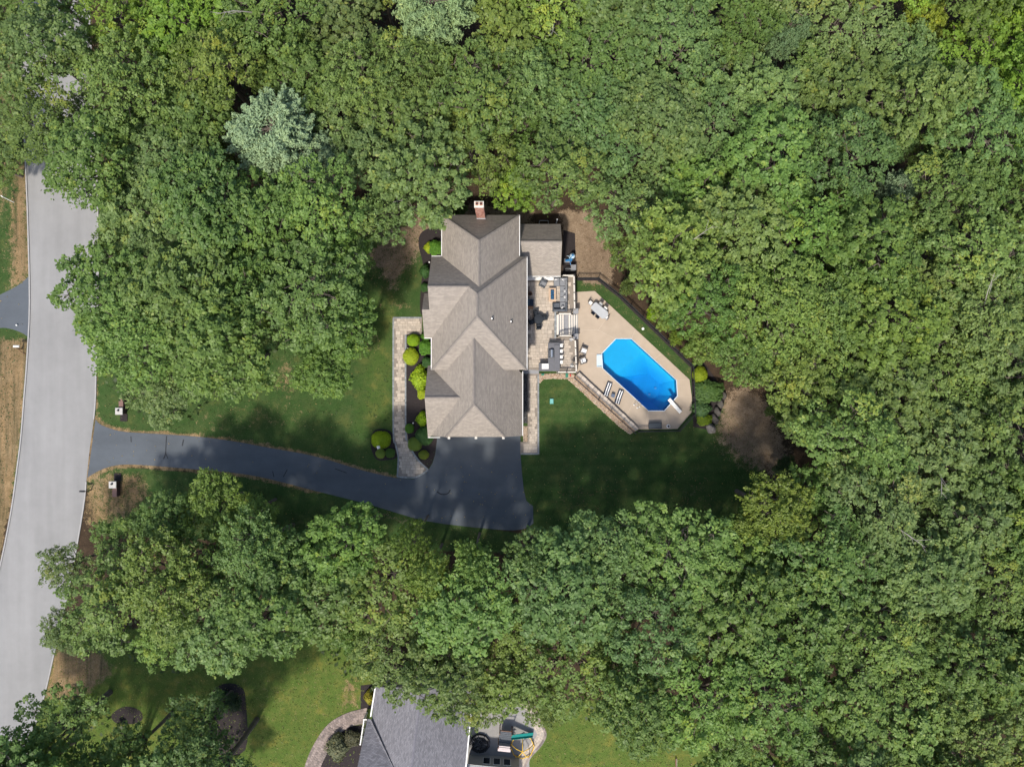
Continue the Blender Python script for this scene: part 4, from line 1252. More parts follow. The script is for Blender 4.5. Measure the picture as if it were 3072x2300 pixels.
# pool-side dining
dt = empty('dining_table', at(1797, 934, .05), R(-41), label='long light grey dining table on the pool deck', cat='table')
MB().prism([(-1.15, -.30), (-1.05, -.50), (.85, -.56), (1.15, -.28), (1.15, .28), (.85, .56), (-1.05, .50), (-1.15, .30)], .70, .75).build('table_top', M['table_top'], dt, local=True)
for x in (-.85, .8):
    for y in (-.36, .36): MB().tube((x, y, 0), (x, y, .7), .04).build('leg', M['dark'], dt, local=True)
def dchair(p, rz, cush, label):
    o = empty('dining_chair', p, rz, label=label, cat='chair', group='chairs round the pool-side table')
    MB().cbox((0, 0, .43), (.46, .48, .07), 0, .03).build('seat', cush, o, local=True)
    MB().cbox((-.23, 0, .66), (.06, .48, .44), 0, .02).build('backrest', M['dark'] if cush is M['navy'] else M['wicker'], o, local=True)
    for x in (-.19, .19):
        for y in (-.2, .2): MB().tube((x, y, 0), (x, y, .41), .02, .02, 6).build('leg', M['dark'], o, local=True)
    for q in (-1, 1): MB().box((0, q * .25, .62), (.42, .04, .03)).build('armrest', M['wicker'], o, local=True)
for px, py, rz, cu, lab in ((1770, 910, -41, 'cushion_white', 'white seated chair at the house end of the grey pool table'), (1800, 914, -131, 'table_top', 'grey chair on the fence side of the pool table, nearer the house'),
        (1814, 927, -131, 'cushion_white', 'white chair on the fence side of the pool table'), (1818, 954, 139, 'cushion_white', 'white seated chair at the pool end of the grey table'),
        (1779, 939, 49, 'navy', 'dark chair tucked on the stair side, nearer the house'), (1792, 950, 49, 'navy', 'dark chair tucked on the stair side, nearer the pool')):
    dchair(at(px, py, .05), R(rz), M[cu], lab)
# loungers
def lounger(px, py, rz, label):
    o = empty('sun_lounger', at(px, py, .05), rz, label=label, cat='sun lounger', group='striped sun loungers')
    MB().box((0, 0, .26), (1.7, .66, .05)).build('frame', M['navy'], o, local=True)
    for x in (-.7, .55):
        for y in (-.28, .28): MB().box((x, y, .12), (.05, .05, .24)).build('leg', M['white'], o, local=True)
    for k in range(5):
        y = -.27 + k * .135
        m_ = M['cushion_white'] if k % 2 else M['navy']
        MB().cbox((-.3, y, .32), (1.15, .13, .07), 0, .02).build('seat_stripe', m_, o, local=True)
        b_ = MB(); b_.add([(.28, y - .065, .31), (.28, y + .065, .31), (.84, y + .065, .58), (.84, y - .065, .58), (.28, y - .065, .38), (.28, y + .065, .38), (.82, y + .065, .65), (.82, y - .065, .65)],
              [(3, 2, 1, 0), (4, 5, 6, 7), (0, 1, 5, 4), (1, 2, 6, 5), (2, 3, 7, 6), (3, 0, 4, 7)]).build('back_stripe', m_, o, local=True)
lounger(1822, 1168, R(-110), 'striped navy and white sun lounger nearer the patio')
lounger(1856, 1191, R(-110), 'striped navy and white sun lounger nearer the ladder')
o = empty('side_table', at(1838, 1186, .05), R(-20), label='small blue-grey table between the two loungers', cat='table')
MB().cbox((0, 0, .40), (.45, .45, .05)).build('table_top', mat('blue_grey_top', (.10, .13, .19), .5, .1), o, local=True)
for x in (-.17, .17):
    for y in (-.17, .17): MB().box((x, y, .19), (.05, .05, .38)).build('leg', M['navy'], o, local=True)
o = empty('deck_box', at(1963, 1276, .05), R(3), label='charcoal storage box at the lawn end of the deck', cat='storage box')
MB().box((0, 0, .27), (1.5, .66, .50)).build('body', M['box'], o, local=True)
MB().cbox((0, 0, .56), (1.62, .76, .09), 0, .04).build('lid', M['box'], o, local=True)
o = empty('parasol_base', at(2005, 1278, .05), 0, label='round white ringed parasol base near the storage box', cat='parasol base')
MB().lathe((0, 0, 0), [(.24, 0), (.23, .06), (.15, .10)], 18).build('ring', M['cushion_white'], o, local=True)
MB().lathe((0, 0, .08), [(.15, 0), (.13, .04)], 16).build('hole', M['dark'], o, local=True)
MB().lathe((0, 0, .12), [(.05, 0), (.05, .06)], 10).build('socket', M['brown_wood'], o, local=True)
o = empty('skimmer_lid', at(1929, 986, 0), 0, label='small white round lid in the grass by the fence', cat='lid')
MB().lathe((0, 0, 0), [(.17, 0), (.17, .04), (.12, .06)], 12).build('lid', M['white'], o, local=True)

# pool equipment beside the porch
o = empty('pool_filter', at(1716, 770, .0), 0, label='blue and white pool filter tank beside the porch', cat='pool filter')
MB().lathe((0, 0, .1), [(.20, 0), (.32, .1), (.34, .5), (.30, .75), (.14, .88), (.10, .95)], 16).build('tank', M['pale_blue'], o, local=True, smooth=True)
MB().lathe((0, 0, 1.05), [(.12, 0), (.13, .06), (.08, .1)], 12).build('valve', M['blue_plastic'], o, local=True)
MB().path([(0, 0, 1.0), (-.25, -.35, .95), (-.3, -.7, .5), (-.2, -1.1, .4)], [.045] * 4).build('pipe', M['blue_plastic'], o, local=True)
o = empty('pool_pump', at(1703, 783, 0), 0, label='blue pool pump below the filter tank', cat='pump')
MB().tube((-.3, 0, .3), (.3, .1, .3), .16, .16, 12).build('motor', M['blue_plastic'], o, local=True)
MB().lathe((.38, .1, .1), [(.18, 0), (.18, .35), (.14, .42)], 12).build('strainer', M['blue_plastic'], o, local=True)
MB().path([(.3, .1, .5), (.1, .5, .6), (-.1, .6, .3)], [.04] * 3).build('pipe', M['pale_blue'], o, local=True)
MB().box((0, .05, .06), (.9, .5, .12)).build('base', M['grey_cap'], o, local=True)
o = empty('pool_heater', at(1719, 805, 0), 0, label='grey ribbed heater next to the patio corner', cat='heater')
MB().box((0, 0, .42), (.62, .66, .80)).build('cabinet', M['grey_cap'], o, local=True)
for k in range(5): MB().box((-.22 + k * .11, 0, .84), (.05, .60, .05)).build('fin', M['cushion_grey'], o, local=True)
o = empty('pipe_rack', at(1704, 808, 0), 0, label='dark pipes with valves beside the grey heater', cat='pipes')
for k in range(3): MB().tube((-.35, -.2 + k * .18, .4), (.35, -.2 + k * .18, .45), .04).build('pipe', M['white'] if k == 1 else M['dark'], o, local=True)
for x in (-.3, .3): MB().tube((x, 0, 0), (x, 0, .42), .035).build('riser', M['dark'], o, local=True)
o = empty('guard_rail', at(1631, 668, 0), 0, label='grey pipe rail behind the screened porch', cat='rail')
MB().path([(-.6, -.3, 0), (-.6, -.3, 1.0), (-.55, 0, 1.1), (.5, 0, 1.1), (.55, -.3, 1.0), (.55, -.3, 0)], [.05] * 6).build('bar', M['grey_cap'], o, local=True)
o = empty('white_pipe', at(1669, 668, 0), 0, label='white vent pipe at the corner behind the porch', cat='pipe')
MB().tube((0, 0, 0), (0, 0, 1.6), .07).build('tube', M['white'], o, local=True)
MB().lathe((0, 0, 1.6), [(.1, 0), (.1, .08)], 10).build('cap', M['white'], o, local=True)

# utility lids and stakes by the patio
for px, py, m_, w_, h_, lab in ((1628, 1123, 'green_lid', .36, .24, 'green valve box lid in the stones nearer the side path'), (1700, 1126, 'green_lid', .32, .50, 'tall green valve box in the stones nearer the pool wall'), (1655, 1203, 'pale_teal', .42, .62, 'pale teal utility box on the mown lawn')):
    o = empty('utility_box', at(px, py, 0), 0, label=lab, cat='utility box')
    MB().cbox((0, 0, .08), (w_, h_, .24), 0, .03).build('lid', M[m_], o, local=True)
    MB().box((0, 0, .0), (w_ + .08, h_ + .08, .06)).build('rim', M['green_lid'], o, local=True)
o = empty('red_stake', at(1710, 1126, 0), 0, label='small red stake in the stones at the wall corner', cat='stake')
MB().box((0, 0, .2), (.05, .05, .4)).build('shaft', M['red'], o, local=True); MB().box((0, .02, .42), (.16, .3, .04)).build('head', M['red'], o, local=True)

# entrance pillars, mailboxes, lamp post
def gate_pillar(px, py, sgn, label):
    o = empty('gate_pillar', W(px, py, 0), 0, label=label, cat='pillar', group='capped pillars at the driveway mouth')
    MB().box((0, 0, .5), (.74, .70, 1.0)).build('shaft', M['dark_brick'], o, local=True)
    bk = MB()
    for r_ in range(8):
        for k in range(4):
            for (x, y, dx, dy) in ((-.28 + k * .185, -.36, .165, .03), (-.28 + k * .185, .36, .165, .03), (-.38, -.27 + k * .18, .03, .16), (.38, -.27 + k * .18, .03, .16)):
                bk.box((x, y, .06 + r_ * .12), (dx, dy, .10))
    bk.build('brickwork', M['dark_brick'], o, local=True, kind='stuff')
    MB().cbox((0, 0, 1.06), (.92, .86, .12), 0, .04).build('cap', M['pale_stone'], o, local=True)
    MB().lathe((-.05, .1, 1.12), [(.14, 0), (.10, .1), (.12, .16), (.02, .2)], 10).build('lantern', M['dark'], o, local=True)
    w_ = MB().cbox((.12, sgn * .95, .38), (.5, 1.1, .80), 0, .04).build('wing_wall', M['dark_brick'], o, local=True)
    MB().cbox((.12, sgn * .95, .82), (.56, 1.15, .09), 0, .02).build('wing_cap', mat('brown_cap', (.20, .12, .10), .85, .2), w_, local=True)
    MB().box((.05, -sgn * .85, .04), (.9, .9, .05)).build('mulch_pad', M['mulch'], o, local=True)
gate_pillar(371, 1232, 1, 'white capped pillar with a brown wing wall beside the front yard grove')
gate_pillar(352, 1450, -1, 'white capped pillar in dry grass below the driveway mouth')
o = empty('mailbox', W(274, 1469, 0), 0, label='black mailbox on a post at the kerb', cat='mailbox')
MB().box((0, 0, .6), (.1, .1, 1.2)).build('post', M['dark'], o, local=True)
MB().box((-.25, 0, 1.05), (.5, .07, .07)).build('arm', M['dark'], o, local=True)
b_ = MB()
for i in range(8):
    a0, a1 = math.pi * i / 8, math.pi * (i + 1) / 8
    b_.add([(x, .11 * math.cos(a), 1.22 + .11 * math.sin(a)) for a in (a0, a1) for x in (-.72, -.15)], [(0, 1, 3, 2)])
b_.box((-.435, 0, 1.16), (.57, .22, .13)); b_.build('box', M['dark'], o, local=True)
o = empty('mailbox', W(66, 1046, 0), 0, label='white mailbox on a braced wooden post across the road', cat='mailbox')
MB().box((0, 0, .55), (.12, .12, 1.1)).build('post', M['brown_wood'], o, local=True)
MB().path([(.5, -.7, .05), (.1, -.5, .1), (0, 0, .8)], [.04] * 3).build('brace', M['brown_wood'], o, local=True)
MB().cbox((.1, .25, 1.18), (.72, .26, .22), 0, .06).build('box', M['white'], o, local=True)
o = empty('signpost', W(42, 607, 0), 0, label='white post leaning in the grass across the road', cat='post')
MB().tube((0, 0, 0), (-.35, .3, 1.5), .05, .05).build('shaft', M['white'], o, local=True)
MB().cbox((-.4, .34, 1.5), (.34, .12, .2), R(-40), .03).build('head', M['white'], o, local=True)
o = empty('ball', W(52, 975, 0), 0, label='small white ball on the driveway across the road', cat='ball')
MB().ell((0, 0, .13), (.12, .12, .12), 12, 8).build('skin', M['white'], o, local=True, smooth=True)
o = empty('lamp_post', W(1144, 1337, 0), 0, label='white lantern lamp post beside the large lime shrub', cat='lamp post')
MB().tube((0, 0, 0), (0, 0, 1.7), .05, .04).build('pole', M['white'], o, local=True)
MB().box((0, 0, 1.86), (.26, .26, .34), R(20)).build('lantern', M['cushion_white'], o, local=True)
MB().box((0, 0, 2.08), (.36, .36, .12), R(20), .3).build('lantern_roof', M['white'], o, local=True)
for px, py, lab in ((1225, 1046, 'small white path light between two round lime shrubs'), (1241, 1268, 'small white path light beside a small green shrub'), (1289, 788, 'small white path light at the upper front corner')):
    o = empty('path_light', W(px, py, 0), 0, label=lab, cat='path light', group='path lights in the front bed')
    MB().tube((0, 0, 0), (0, 0, .4), .02).build('stake', M['dark'], o, local=True)
    MB().lathe((0, 0, .4), [(.10, 0), (.09, .05), (.02, .10)], 10).build('cap', M['white'], o, local=True)

# boulders ending the shrub bed right of the pool
for i, (px, py, rx_, ry_, rz_, lab) in enumerate(((2130, 1284, .55, .75, .7, 'large pale boulder at the end of the rock line'), (2142, 1256, .45, .7, .5, 'grey rock next to the large pale boulder'), (2150, 1234, .4, .6, .5, 'dark rock in the middle of the rock line'), (2160, 1210, .4, .6, .45, 'dark rock behind the lower shrub'), (2170, 1186, .35, .55, .4, 'small rock at the upper end of the rock line'))):
    b_ = MB(); b_.ell((0, 0, rz_ * .5), (rx_, ry_, rz_), 14, 9)
    b_.v = [(x * (1 + .16 * math.sin(5 * x + 7 * y + i) + .1 * math.cos(9 * y + 4 * z)), y * (1 + .13 * math.cos(6 * x - 5 * z + i)), z * (1 + .15 * math.sin(8 * x + 3 * y))) for x, y, z in b_.v]
    o = b_.build('boulder', M['stone_grey'] if i == 0 else M['stone_dark'], label=lab, cat='boulder', group='rock line by the pool shrubs')
    o.location = W(px, py, 0); o.rotation_euler = (0, 0, .5 - i * .12)

# ------------------------------------------------------------------ neighbour's house and yard
nb = empty('neighbour_house', W(1260, 2260, 0), label='blue-grey shingled house at the bottom of the picture', cat='house')
ze, zr = 5.0, 9.0
w0, w1 = W(1126, 2060, ze), W(1096, 2330, ze)
e0, e1 = W(1418, 2070, ze), W(1389, 2370, ze)
q0, q1 = W(1264, 2062, zr), W(1224, 2380, zr)
roof('roof', [[w0, w1 + (w1 - w0) * .2, q1, q0]], M['shingle_grey'], nb, label='grey slope facing the lawn')
roof('roof', [[e0, e1, q1, q0]], M['shingle_grey'], nb, label='grey slope facing the play set')
ridge(nb, q0, q1, M['ridge_grey'])
# front gable: its shaded slope shows at the edge of the frame
g0 = W(1102, 2156, ze + .1); g1 = W(1060, 2350, ze + 3.2); g2 = W(1200, 2350, ze + 3.6)
roof('roof', [[g0, W(1066, 2330, ze + 3.0), W(1194, 2330, ze + 3.05), W(1112, 2156, ze + .35)]], M['shingle_grey'], nb, label='dark shaded slope of the front gable')
def bar(a, b_, w_, h_, name, m_, parent):
    a, b_ = Vector(a), Vector(b_); d = b_ - a; c = (a + b_) / 2
    MB().box(c, (d.length, w_, h_), math.atan2(d.y, d.x)).build(name, m_, parent)
bar(w0, W(1112, 2148, ze), .14, .14, 'gutter', M['white'], nb)
bar(e0 + Vector((.07, 0, 0)), e1 + Vector((.07, 0, 0)), .14, .14, 'gutter', M['white'], nb)
cw = [(w0.x + .6, w0.y - .4), (e0.x - .5, e0.y - .4), (e1.x - .5, e1.y), (w1.x + .6, w1.y)]
MB().prism(cw, 0, ze - .1).build('wall', M['wall'], nb)
# the low sun room facing the patio
s0, s1 = W(1400, 2292, 3.0), W(1545, 2306, 3.0)
MB().prism([(s0.x, s0.y), (s1.x, s1.y), (s1.x + .3, s1.y - 4), (s0.x, s0.y - 4)], 2.95, 3.1).build('sunroom_roof', M['shingle_grey'] if False else M['grey_cap'], nb)
bar(s0, s1, .12, .12, 'gutter', M['white'], nb)
a, c = W(1404, 2285, 2.0), W(1558, 2296, 2.0)
bar((a.x, a.y - .1, 1.3), (c.x, c.y - .1, 1.3), .16, 2.6, 'wall', M['wall'], nb)
d = Vector((c.x - a.x, c.y - a.y, 0)); rz = math.atan2(d.y, d.x)
for k in range(3):
    p = Vector((a.x, a.y - .02, 0)) + d * (.36 + k * .2)
    f_ = MB().box((p.x, p.y, 1.4), (.95, .10, 1.5), rz).build('window', M['white'], nb)
    MB().box((p.x, p.y + .04, 1.4), (.78, .08, 1.3), rz).build('pane', M['glass'], f_)
o = empty('porch_railing', W(1090, 2190, 1.0), 0, label='white porch railing at the corner of the grey house', cat='railing')
a, c = W(1092, 2157, 1.9), W(1081, 2231, 1.9)
bar(a, c, .12, .08, 'rail_cap', M['white'], o); bar(a + Vector((.35, 0, 0)), a, .12, .08, 'rail_cap', M['white'], o)
for k in range(4):
    p = a + (c - a) * (k / 3)
    MB().box((p.x, p.y, 1.0), (.16, .16, 1.95)).build('post', M['white'], o)
bl = MB()
for k in range(24):
    p = a + (c - a) * ((k + .5) / 24); bl.box((p.x, p.y, 1.4), (.03, .03, .9))
bl.build('balusters', M['white'], o, kind='stuff')
# curved walkway
arc_o = smooth_line([(898, 2360), (918, 2285), (945, 2225), (985, 2170), (1040, 2138), (1100, 2122)], 4)
arc_i = smooth_line([(945, 2360), (962, 2300), (985, 2252), (1015, 2205), (1052, 2178), (1100, 2168)], 4)
cwk = MB().prism(poly(arc_o + arc_i[::-1]), 0, .03).build('curved_walkway', M['joint'], label='curved paver walkway in front of the grey house', kind='structure')
nr = 6
for r_ in range(nr):
    t0 = (r_ + .5) / nr
    line = [(a_[0] + (b_[0] - a_[0]) * t0, a_[1] + (b_[1] - a_[1]) * t0) for a_, b_ in zip(arc_o, arc_i)]
    P = poly(line, .055)
    base = wloc(cwk)
    for i in range(len(P) - 1):
        d = P[i + 1] - P[i]; k = max(1, round(d.length / .34))
        for j in range(k):
            p = P[i] + d * ((j + (.3 if r_ % 2 else .6)) / k)
            o = bpy.data.objects.new('paver', paver_mesh(round(d.length / k - .02, 2), .29, .05, M['paver_grey']))
            o.location = (p.x, p.y, .055 + random.uniform(-.005, .005)); o.rotation_euler = (0, 0, math.atan2(d.y, d.x)); o.parent = cwk
            col.objects.link(o)
# patio with fire pit, play set, climbing dome
np_pts = smooth_line([(1412, 2100), (1560, 2080), (1600, 2110), (1622, 2160), (1640, 2200), (1625, 2235), (1590, 2275), (1570, 2320), (1400, 2330)], 4, True)
npat = MB().prism(poly(np_pts), 0, .04).build('neighbour_patio', mat('grey_patio', (.26, .25, .24), .9, .2, .8, 14), label='grey patio beside the grey house', kind='structure')
rim = [(1560, 2080), (1600, 2110), (1622, 2160), (1640, 2200), (1625, 2235), (1590, 2275), (1572, 2315)]
for off in (.15, .45, .75, 1.05): border(npat, rim, .05, M['paver_grey'] if off < .3 else M['paver'], .27, .42, -off)
fp = empty('fire_pit', W(1440, 2226, 0), label='dark octagonal fire pit ring beside the grey house', cat='fire pit')
for k in range(9):
    a0 = 2 * math.pi * k / 9
    MB().cbox((1.08 * math.cos(a0), 1.0 * math.sin(a0), .22), (.26, .74, .42), a0, .04).build('block', M['dark'], fp, local=True)
b_ = MB()
for _ in range(260):
    r = .95 * math.sqrt(_rng.random()); a0 = _rng.random() * 6.28; k = _rng.uniform(.05, .16)
    b_.add(*ico((r * math.cos(a0), r * math.sin(a0), .12), (k, k * .8, k)))
b_.build('ash_and_stone', M['pea'], fp, local=True, kind='stuff')
ps = empty('play_set', W(1516, 2196, 0), R(-6), label='wooden play tower under the tree edge', cat='play set')
for x in (-.75, .75):
    for y in (-.85, .85): MB().box((x, y, 1.15), (.12, .12, 2.3)).build('post', M['brown_wood'], ps, local=True)
for k in range(8): MB().box((0, -.77 + k * .22, 1.3), (1.5, .19, .05)).build('floor_board', M['frame_grey'], ps, local=True)
for k in range(4): MB().box((0, -1.30 + k * .17, 2.05 - abs(k - 1.5) * .06), (1.55, .15, .05)).build('roof_board', M['pink_roof'], ps, local=True)
for k in range(5): MB().box((.95, -.5 + k * .25, .3 + k * .25), (.5, .1, .06)).build('rung', M['brown_wood'], ps, local=True)
MB().box((0, 1.0, 1.7), (1.5, .08, .1)).build('beam', M['brown_wood'], ps, local=True)
sl = MB()
for i in range(10):
    x0, x1 = .75 + i * .27, .75 + (i + 1) * .27
    z0, z1 = 1.35 - .115 * i, 1.35 - .115 * (i + 1)
    for (ya, za), (yb, zb) in (((-.32, .22), (-.24, 0)), ((-.24, 0), (.24, 0)), ((.24, 0), (.32, .22))):
        y_ = .25
        sl.add([(x0, y_ + ya, z0 + za), (x0, y_ + yb, z0 + zb), (x1, y_ + yb, z1 + zb), (x1, y_ + ya, z1 + za)], [(0, 1, 2, 3)])
so = sl.build('slide', M['teal'], ps, local=True)
so.modifiers.new('thick', 'SOLIDIFY').thickness = .04
dm = empty('climbing_dome', W(1567, 2236, 0), label='yellow metal climbing dome on the patio edge', cat='climbing dome')
def dp(a, b_): return Vector((1.5 * math.cos(b_) * math.cos(a), 1.5 * math.cos(b_) * math.sin(a), 1.5 * math.sin(b_)))
for k in range(8):
    a0, a1 = 2 * math.pi * k / 8, 2 * math.pi * (k + 1) / 8
    MB().tube(dp(a0, .15), dp(a1, .15), .06).build('ring_bar', M['yellow'], dm, local=True)
for k in range(5):
    a0 = 2 * math.pi * k / 5 + .3
    MB().path([dp(a0, 0.02), dp(a0, .5), dp(a0, 1.0), (0, 0, 1.5)], [.05] * 4).build('spoke', M['yellow'], dm, local=True)
o = empty('trampoline', W(2300, 2330, 0), label='round grey trampoline edge at the bottom frame', cat='trampoline')
MB().lathe((0, 0, .6), [(1.9, 0), (1.95, .05), (1.6, .06)], 28).build('pad', M['cushion_grey'], o, local=True)
MB().lathe((0, 0, .62), [(1.6, 0), (1.5, .045)], 28).build('bed', M['dark'], o, local=True)
for k in range(5): MB().tube((1.8 * math.cos(k * 1.257), 1.8 * math.sin(k * 1.257), 0), (1.8 * math.cos(k * 1.257), 1.8 * math.sin(k * 1.257), .6), .04).build('leg', M['grey_cap'], o, local=True)
o = empty('seesaw_beam', W(2026, 2290, 0), 0, label='reddish wooden beam lying at the lawn edge', cat='beam')
MB().box((0, 0, .3), (.14, 1.6, .12)).build('beam', M['brown_wood'], o, local=True)
MB().box((.12, 0, .3), (.03, 1.6, .08)).build('trim', M['pale_bark'], o, local=True)

# ------------------------------------------------------------------ shrubs
def leafmesh(name, cen, nrm, size, tint, m, aspect=.55, rng=None):
    """kite-shaped leaves: centres, normals, lengths -> one mesh with a tint per face"""
    rng = rng or np.random.default_rng(1)
    N_ = len(cen)
    nrm = nrm / (np.linalg.norm(nrm, axis=1, keepdims=True) + 1e-9)
    r = rng.normal(size=(N_, 3))
    u = np.cross(nrm, r); u /= np.linalg.norm(u, axis=1, keepdims=True) + 1e-9
    v = np.cross(nrm, u)
    s_ = size[:, None]
    fold = nrm * s_ * .10
    p0 = cen - u * s_ * .5; p2 = cen + u * s_ * .5
    p1 = cen + v * s_ * aspect * .5 + fold + u * s_ * .05; p3 = cen - v * s_ * aspect * .5 + fold + u * s_ * .05
    co = np.stack([p0, p1, p2, p3], 1).reshape(-1, 3).astype(np.float32)
    me_ = bpy.data.meshes.new(name)
    me_.vertices.add(N_ * 4); me_.vertices.foreach_set('co', co.ravel())
    me_.loops.add(N_ * 4); me_.loops.foreach_set('vertex_index', np.arange(N_ * 4, dtype=np.int32))
    me_.polygons.add(N_); me_.polygons.foreach_set('loop_start', np.arange(0, N_ * 4, 4, dtype=np.int32))
    me_.update(calc_edges=True)
    a_ = me_.attributes.new('tint', 'FLOAT', 'FACE'); a_.data.foreach_set('value', np.clip(tint, 0, 1).astype(np.float32))
    me_.materials.append(m)
    return me_

def shrub_mesh(seed, n_=2600, rough=.05, leaf=.13):
    rng = np.random.default_rng(seed)
    d = rng.normal(size=(n_, 3)); d /= np.linalg.norm(d, axis=1, keepdims=True)
    d[:, 2] = np.abs(d[:, 2]) * np.where(rng.random(n_) < .25, -.6, 1)
    ph = rng.uniform(0, 6, 6)
    lump = 1 + rough * (np.sin(5 * d[:, 0] + ph[0]) + np.sin(6 * d[:, 1] + ph[1]) + np.sin(5 * d[:, 2] + ph[2])) + rng.normal(size=n_) * rough * .6
    depth_ = 1 - rng.random(n_) ** 3 * .25
    c = d * (lump * depth_)[:, None]
    c[:, 2] *= .82
    nrm = d + rng.normal(size=(n_, 3)) * .45 + np.array([0, 0, .3])
    tint = .5 + rng.normal(size=n_) * .18 + .12 * np.sin(4 * d[:, 0] + ph[3]) * np.sin(5 * d[:, 1] + ph[4])
    return leafmesh('foliage', c, nrm, rng.uniform(.7, 1.3, n_) * leaf, tint, M['hedge'], .6, rng)
shrub_fine = [shrub_mesh(20 + i, 3600, .025, .11) for i in range(2)]
shrub_leafy = [shrub_mesh(30 + i, 1500, .09, .24) for i in range(2)]
core = MB().ell((0, 0, 0), (.86, .86, .70), 16, 10).mesh('core', M['hedge'], True)
ca_ = core.attributes.new('tint', 'FLOAT', 'FACE'); ca_.data.foreach_set('value', [0.3] * len(core.polygons))
LIME, YEL, GRN, DGR, OLV = (.235, .38, .016), (.33, .41, .022), (.10, .23, .028), (.05, .12, .032), (.185, .27, .045)
shr = [
    (1239, 1020, 18, 18, .75, LIME, 0, 'round lime shrub nearest the entry porch'),
    (1232, 1069, 22, 24, .8, YEL, 0, 'round yellow-green shrub bulging over the walkway'),
    (1276, 1042, 18, 20, .9, GRN, 1, 'leafy mid green shrub under the eave behind round lime shrubs'),
    (1278, 1008, 15, 12, .9, GRN, 1, 'boxy green shrub at the porch corner'),
    (1281, 1086, 14, 14, .6, DGR, 1, 'dark green shrub under the eave beside the yellow-green one'),
    (1258, 1134, 24, 31, .9, (.27, .39, .02), 1, 'large bright leafy yellow shrub against the garage gable'),
    (1266, 1181, 13, 14, .55, YEL, 1, 'small golden shrub below the large bright one'),
    (1266, 1258, 16, 19, .7, LIME, 1, 'lime shrub at the lower garage wall'),
    (1228, 1285, 13, 14, .55, GRN, 0, 'small round green shrub where the walkway starts to bend'),
    (1274, 1307, 26, 26, .95, DGR, 0, 'big dark green round shrub at the garage corner'),
    (1244, 1332, 20, 20, .7, OLV, 0, 'olive round shrub on the walkway bend'),
    (1271, 1364, 15, 13, .55, (.19, .24, .03), 0, 'small olive-lime shrub at the tip of the mulch bed'),
    (1142, 1319, 28, 25, .9, (.235, .34, .010), 0, 'large lime shrub on the lawn side of the walkway'),
    (1141, 1360, 14, 14, .55, OLV, 0, 'small olive shrub below the lamp post'),
    (1170, 1359, 14, 14, .55, (.08, .16, .03), 0, 'small green shrub against the walkway edge'),
    (1286, 742, 13, 14, .6, YEL, 1, 'golden shrub at the upper front corner of the house'),
    (1308, 742, 20, 20, .9, GRN, 1, 'green shrub against the upper house wall'),
    (1275, 813, 15, 17, .7, DGR, 1, 'dark green shrub below the upper path light'),
    (1274, 862, 11, 12, .55, DGR, 1, 'small dark green shrub next to the entry porch'),
    (2102, 1125, 21, 25, .95, (.24, .31, .016), 0, 'lime conical shrub beside the pool fence'),
    (2125, 1173, 38, 31, 1.1, (.075, .14, .035), 1, 'large dark green shrub between the lime shrub and rocks'),
    (2106, 1226, 26, 26, .95, (.06, .12, .04), 1, 'green shrub at the lower end of the pool bed'),
    (2112, 1258, 20, 16, .7, (.17, .25, .02), 1, 'bright green low shrub touching the pale boulder'),
    (1010, 2245, 30, 34, 1.0, (.12, .13, .07), 1, 'grey-green shrub in the bed inside the curved walkway'),
    (1055, 2215, 20, 22, .8, (.09, .09, .05), 1, 'dusky shrub near the white porch railing'),
    (1107, 2092, 14, 18, .8, (.30, .27, .03), 1, 'golden shrub at the corner of the grey house'),
    (672, 2100, 22, 26, 1.0, (.035, .07, .035), 1, 'dark shrub in the oval bed'),
]
for i, (px, py, rx_, ry_, hz, c, kind, lab) in enumerate(shr):
    p = W(px, py, hz * .9)
    o = empty('shrub', (p.x, p.y, 0), label=lab, cat='shrub')
    f = (H - hz) / H / S
    for nm, me_ in (('foliage', (shrub_leafy if kind else shrub_fine)[i % 2]), ('core', core)):
        ch_ = bpy.data.objects.new(nm, me_); col.objects.link(ch_); ch_.parent = o
        ch_.location = (0, 0, hz * .62); ch_.scale = (rx_ * f * 1.06, ry_ * f * 1.06, hz * .85); ch_.color = (*c, 1)

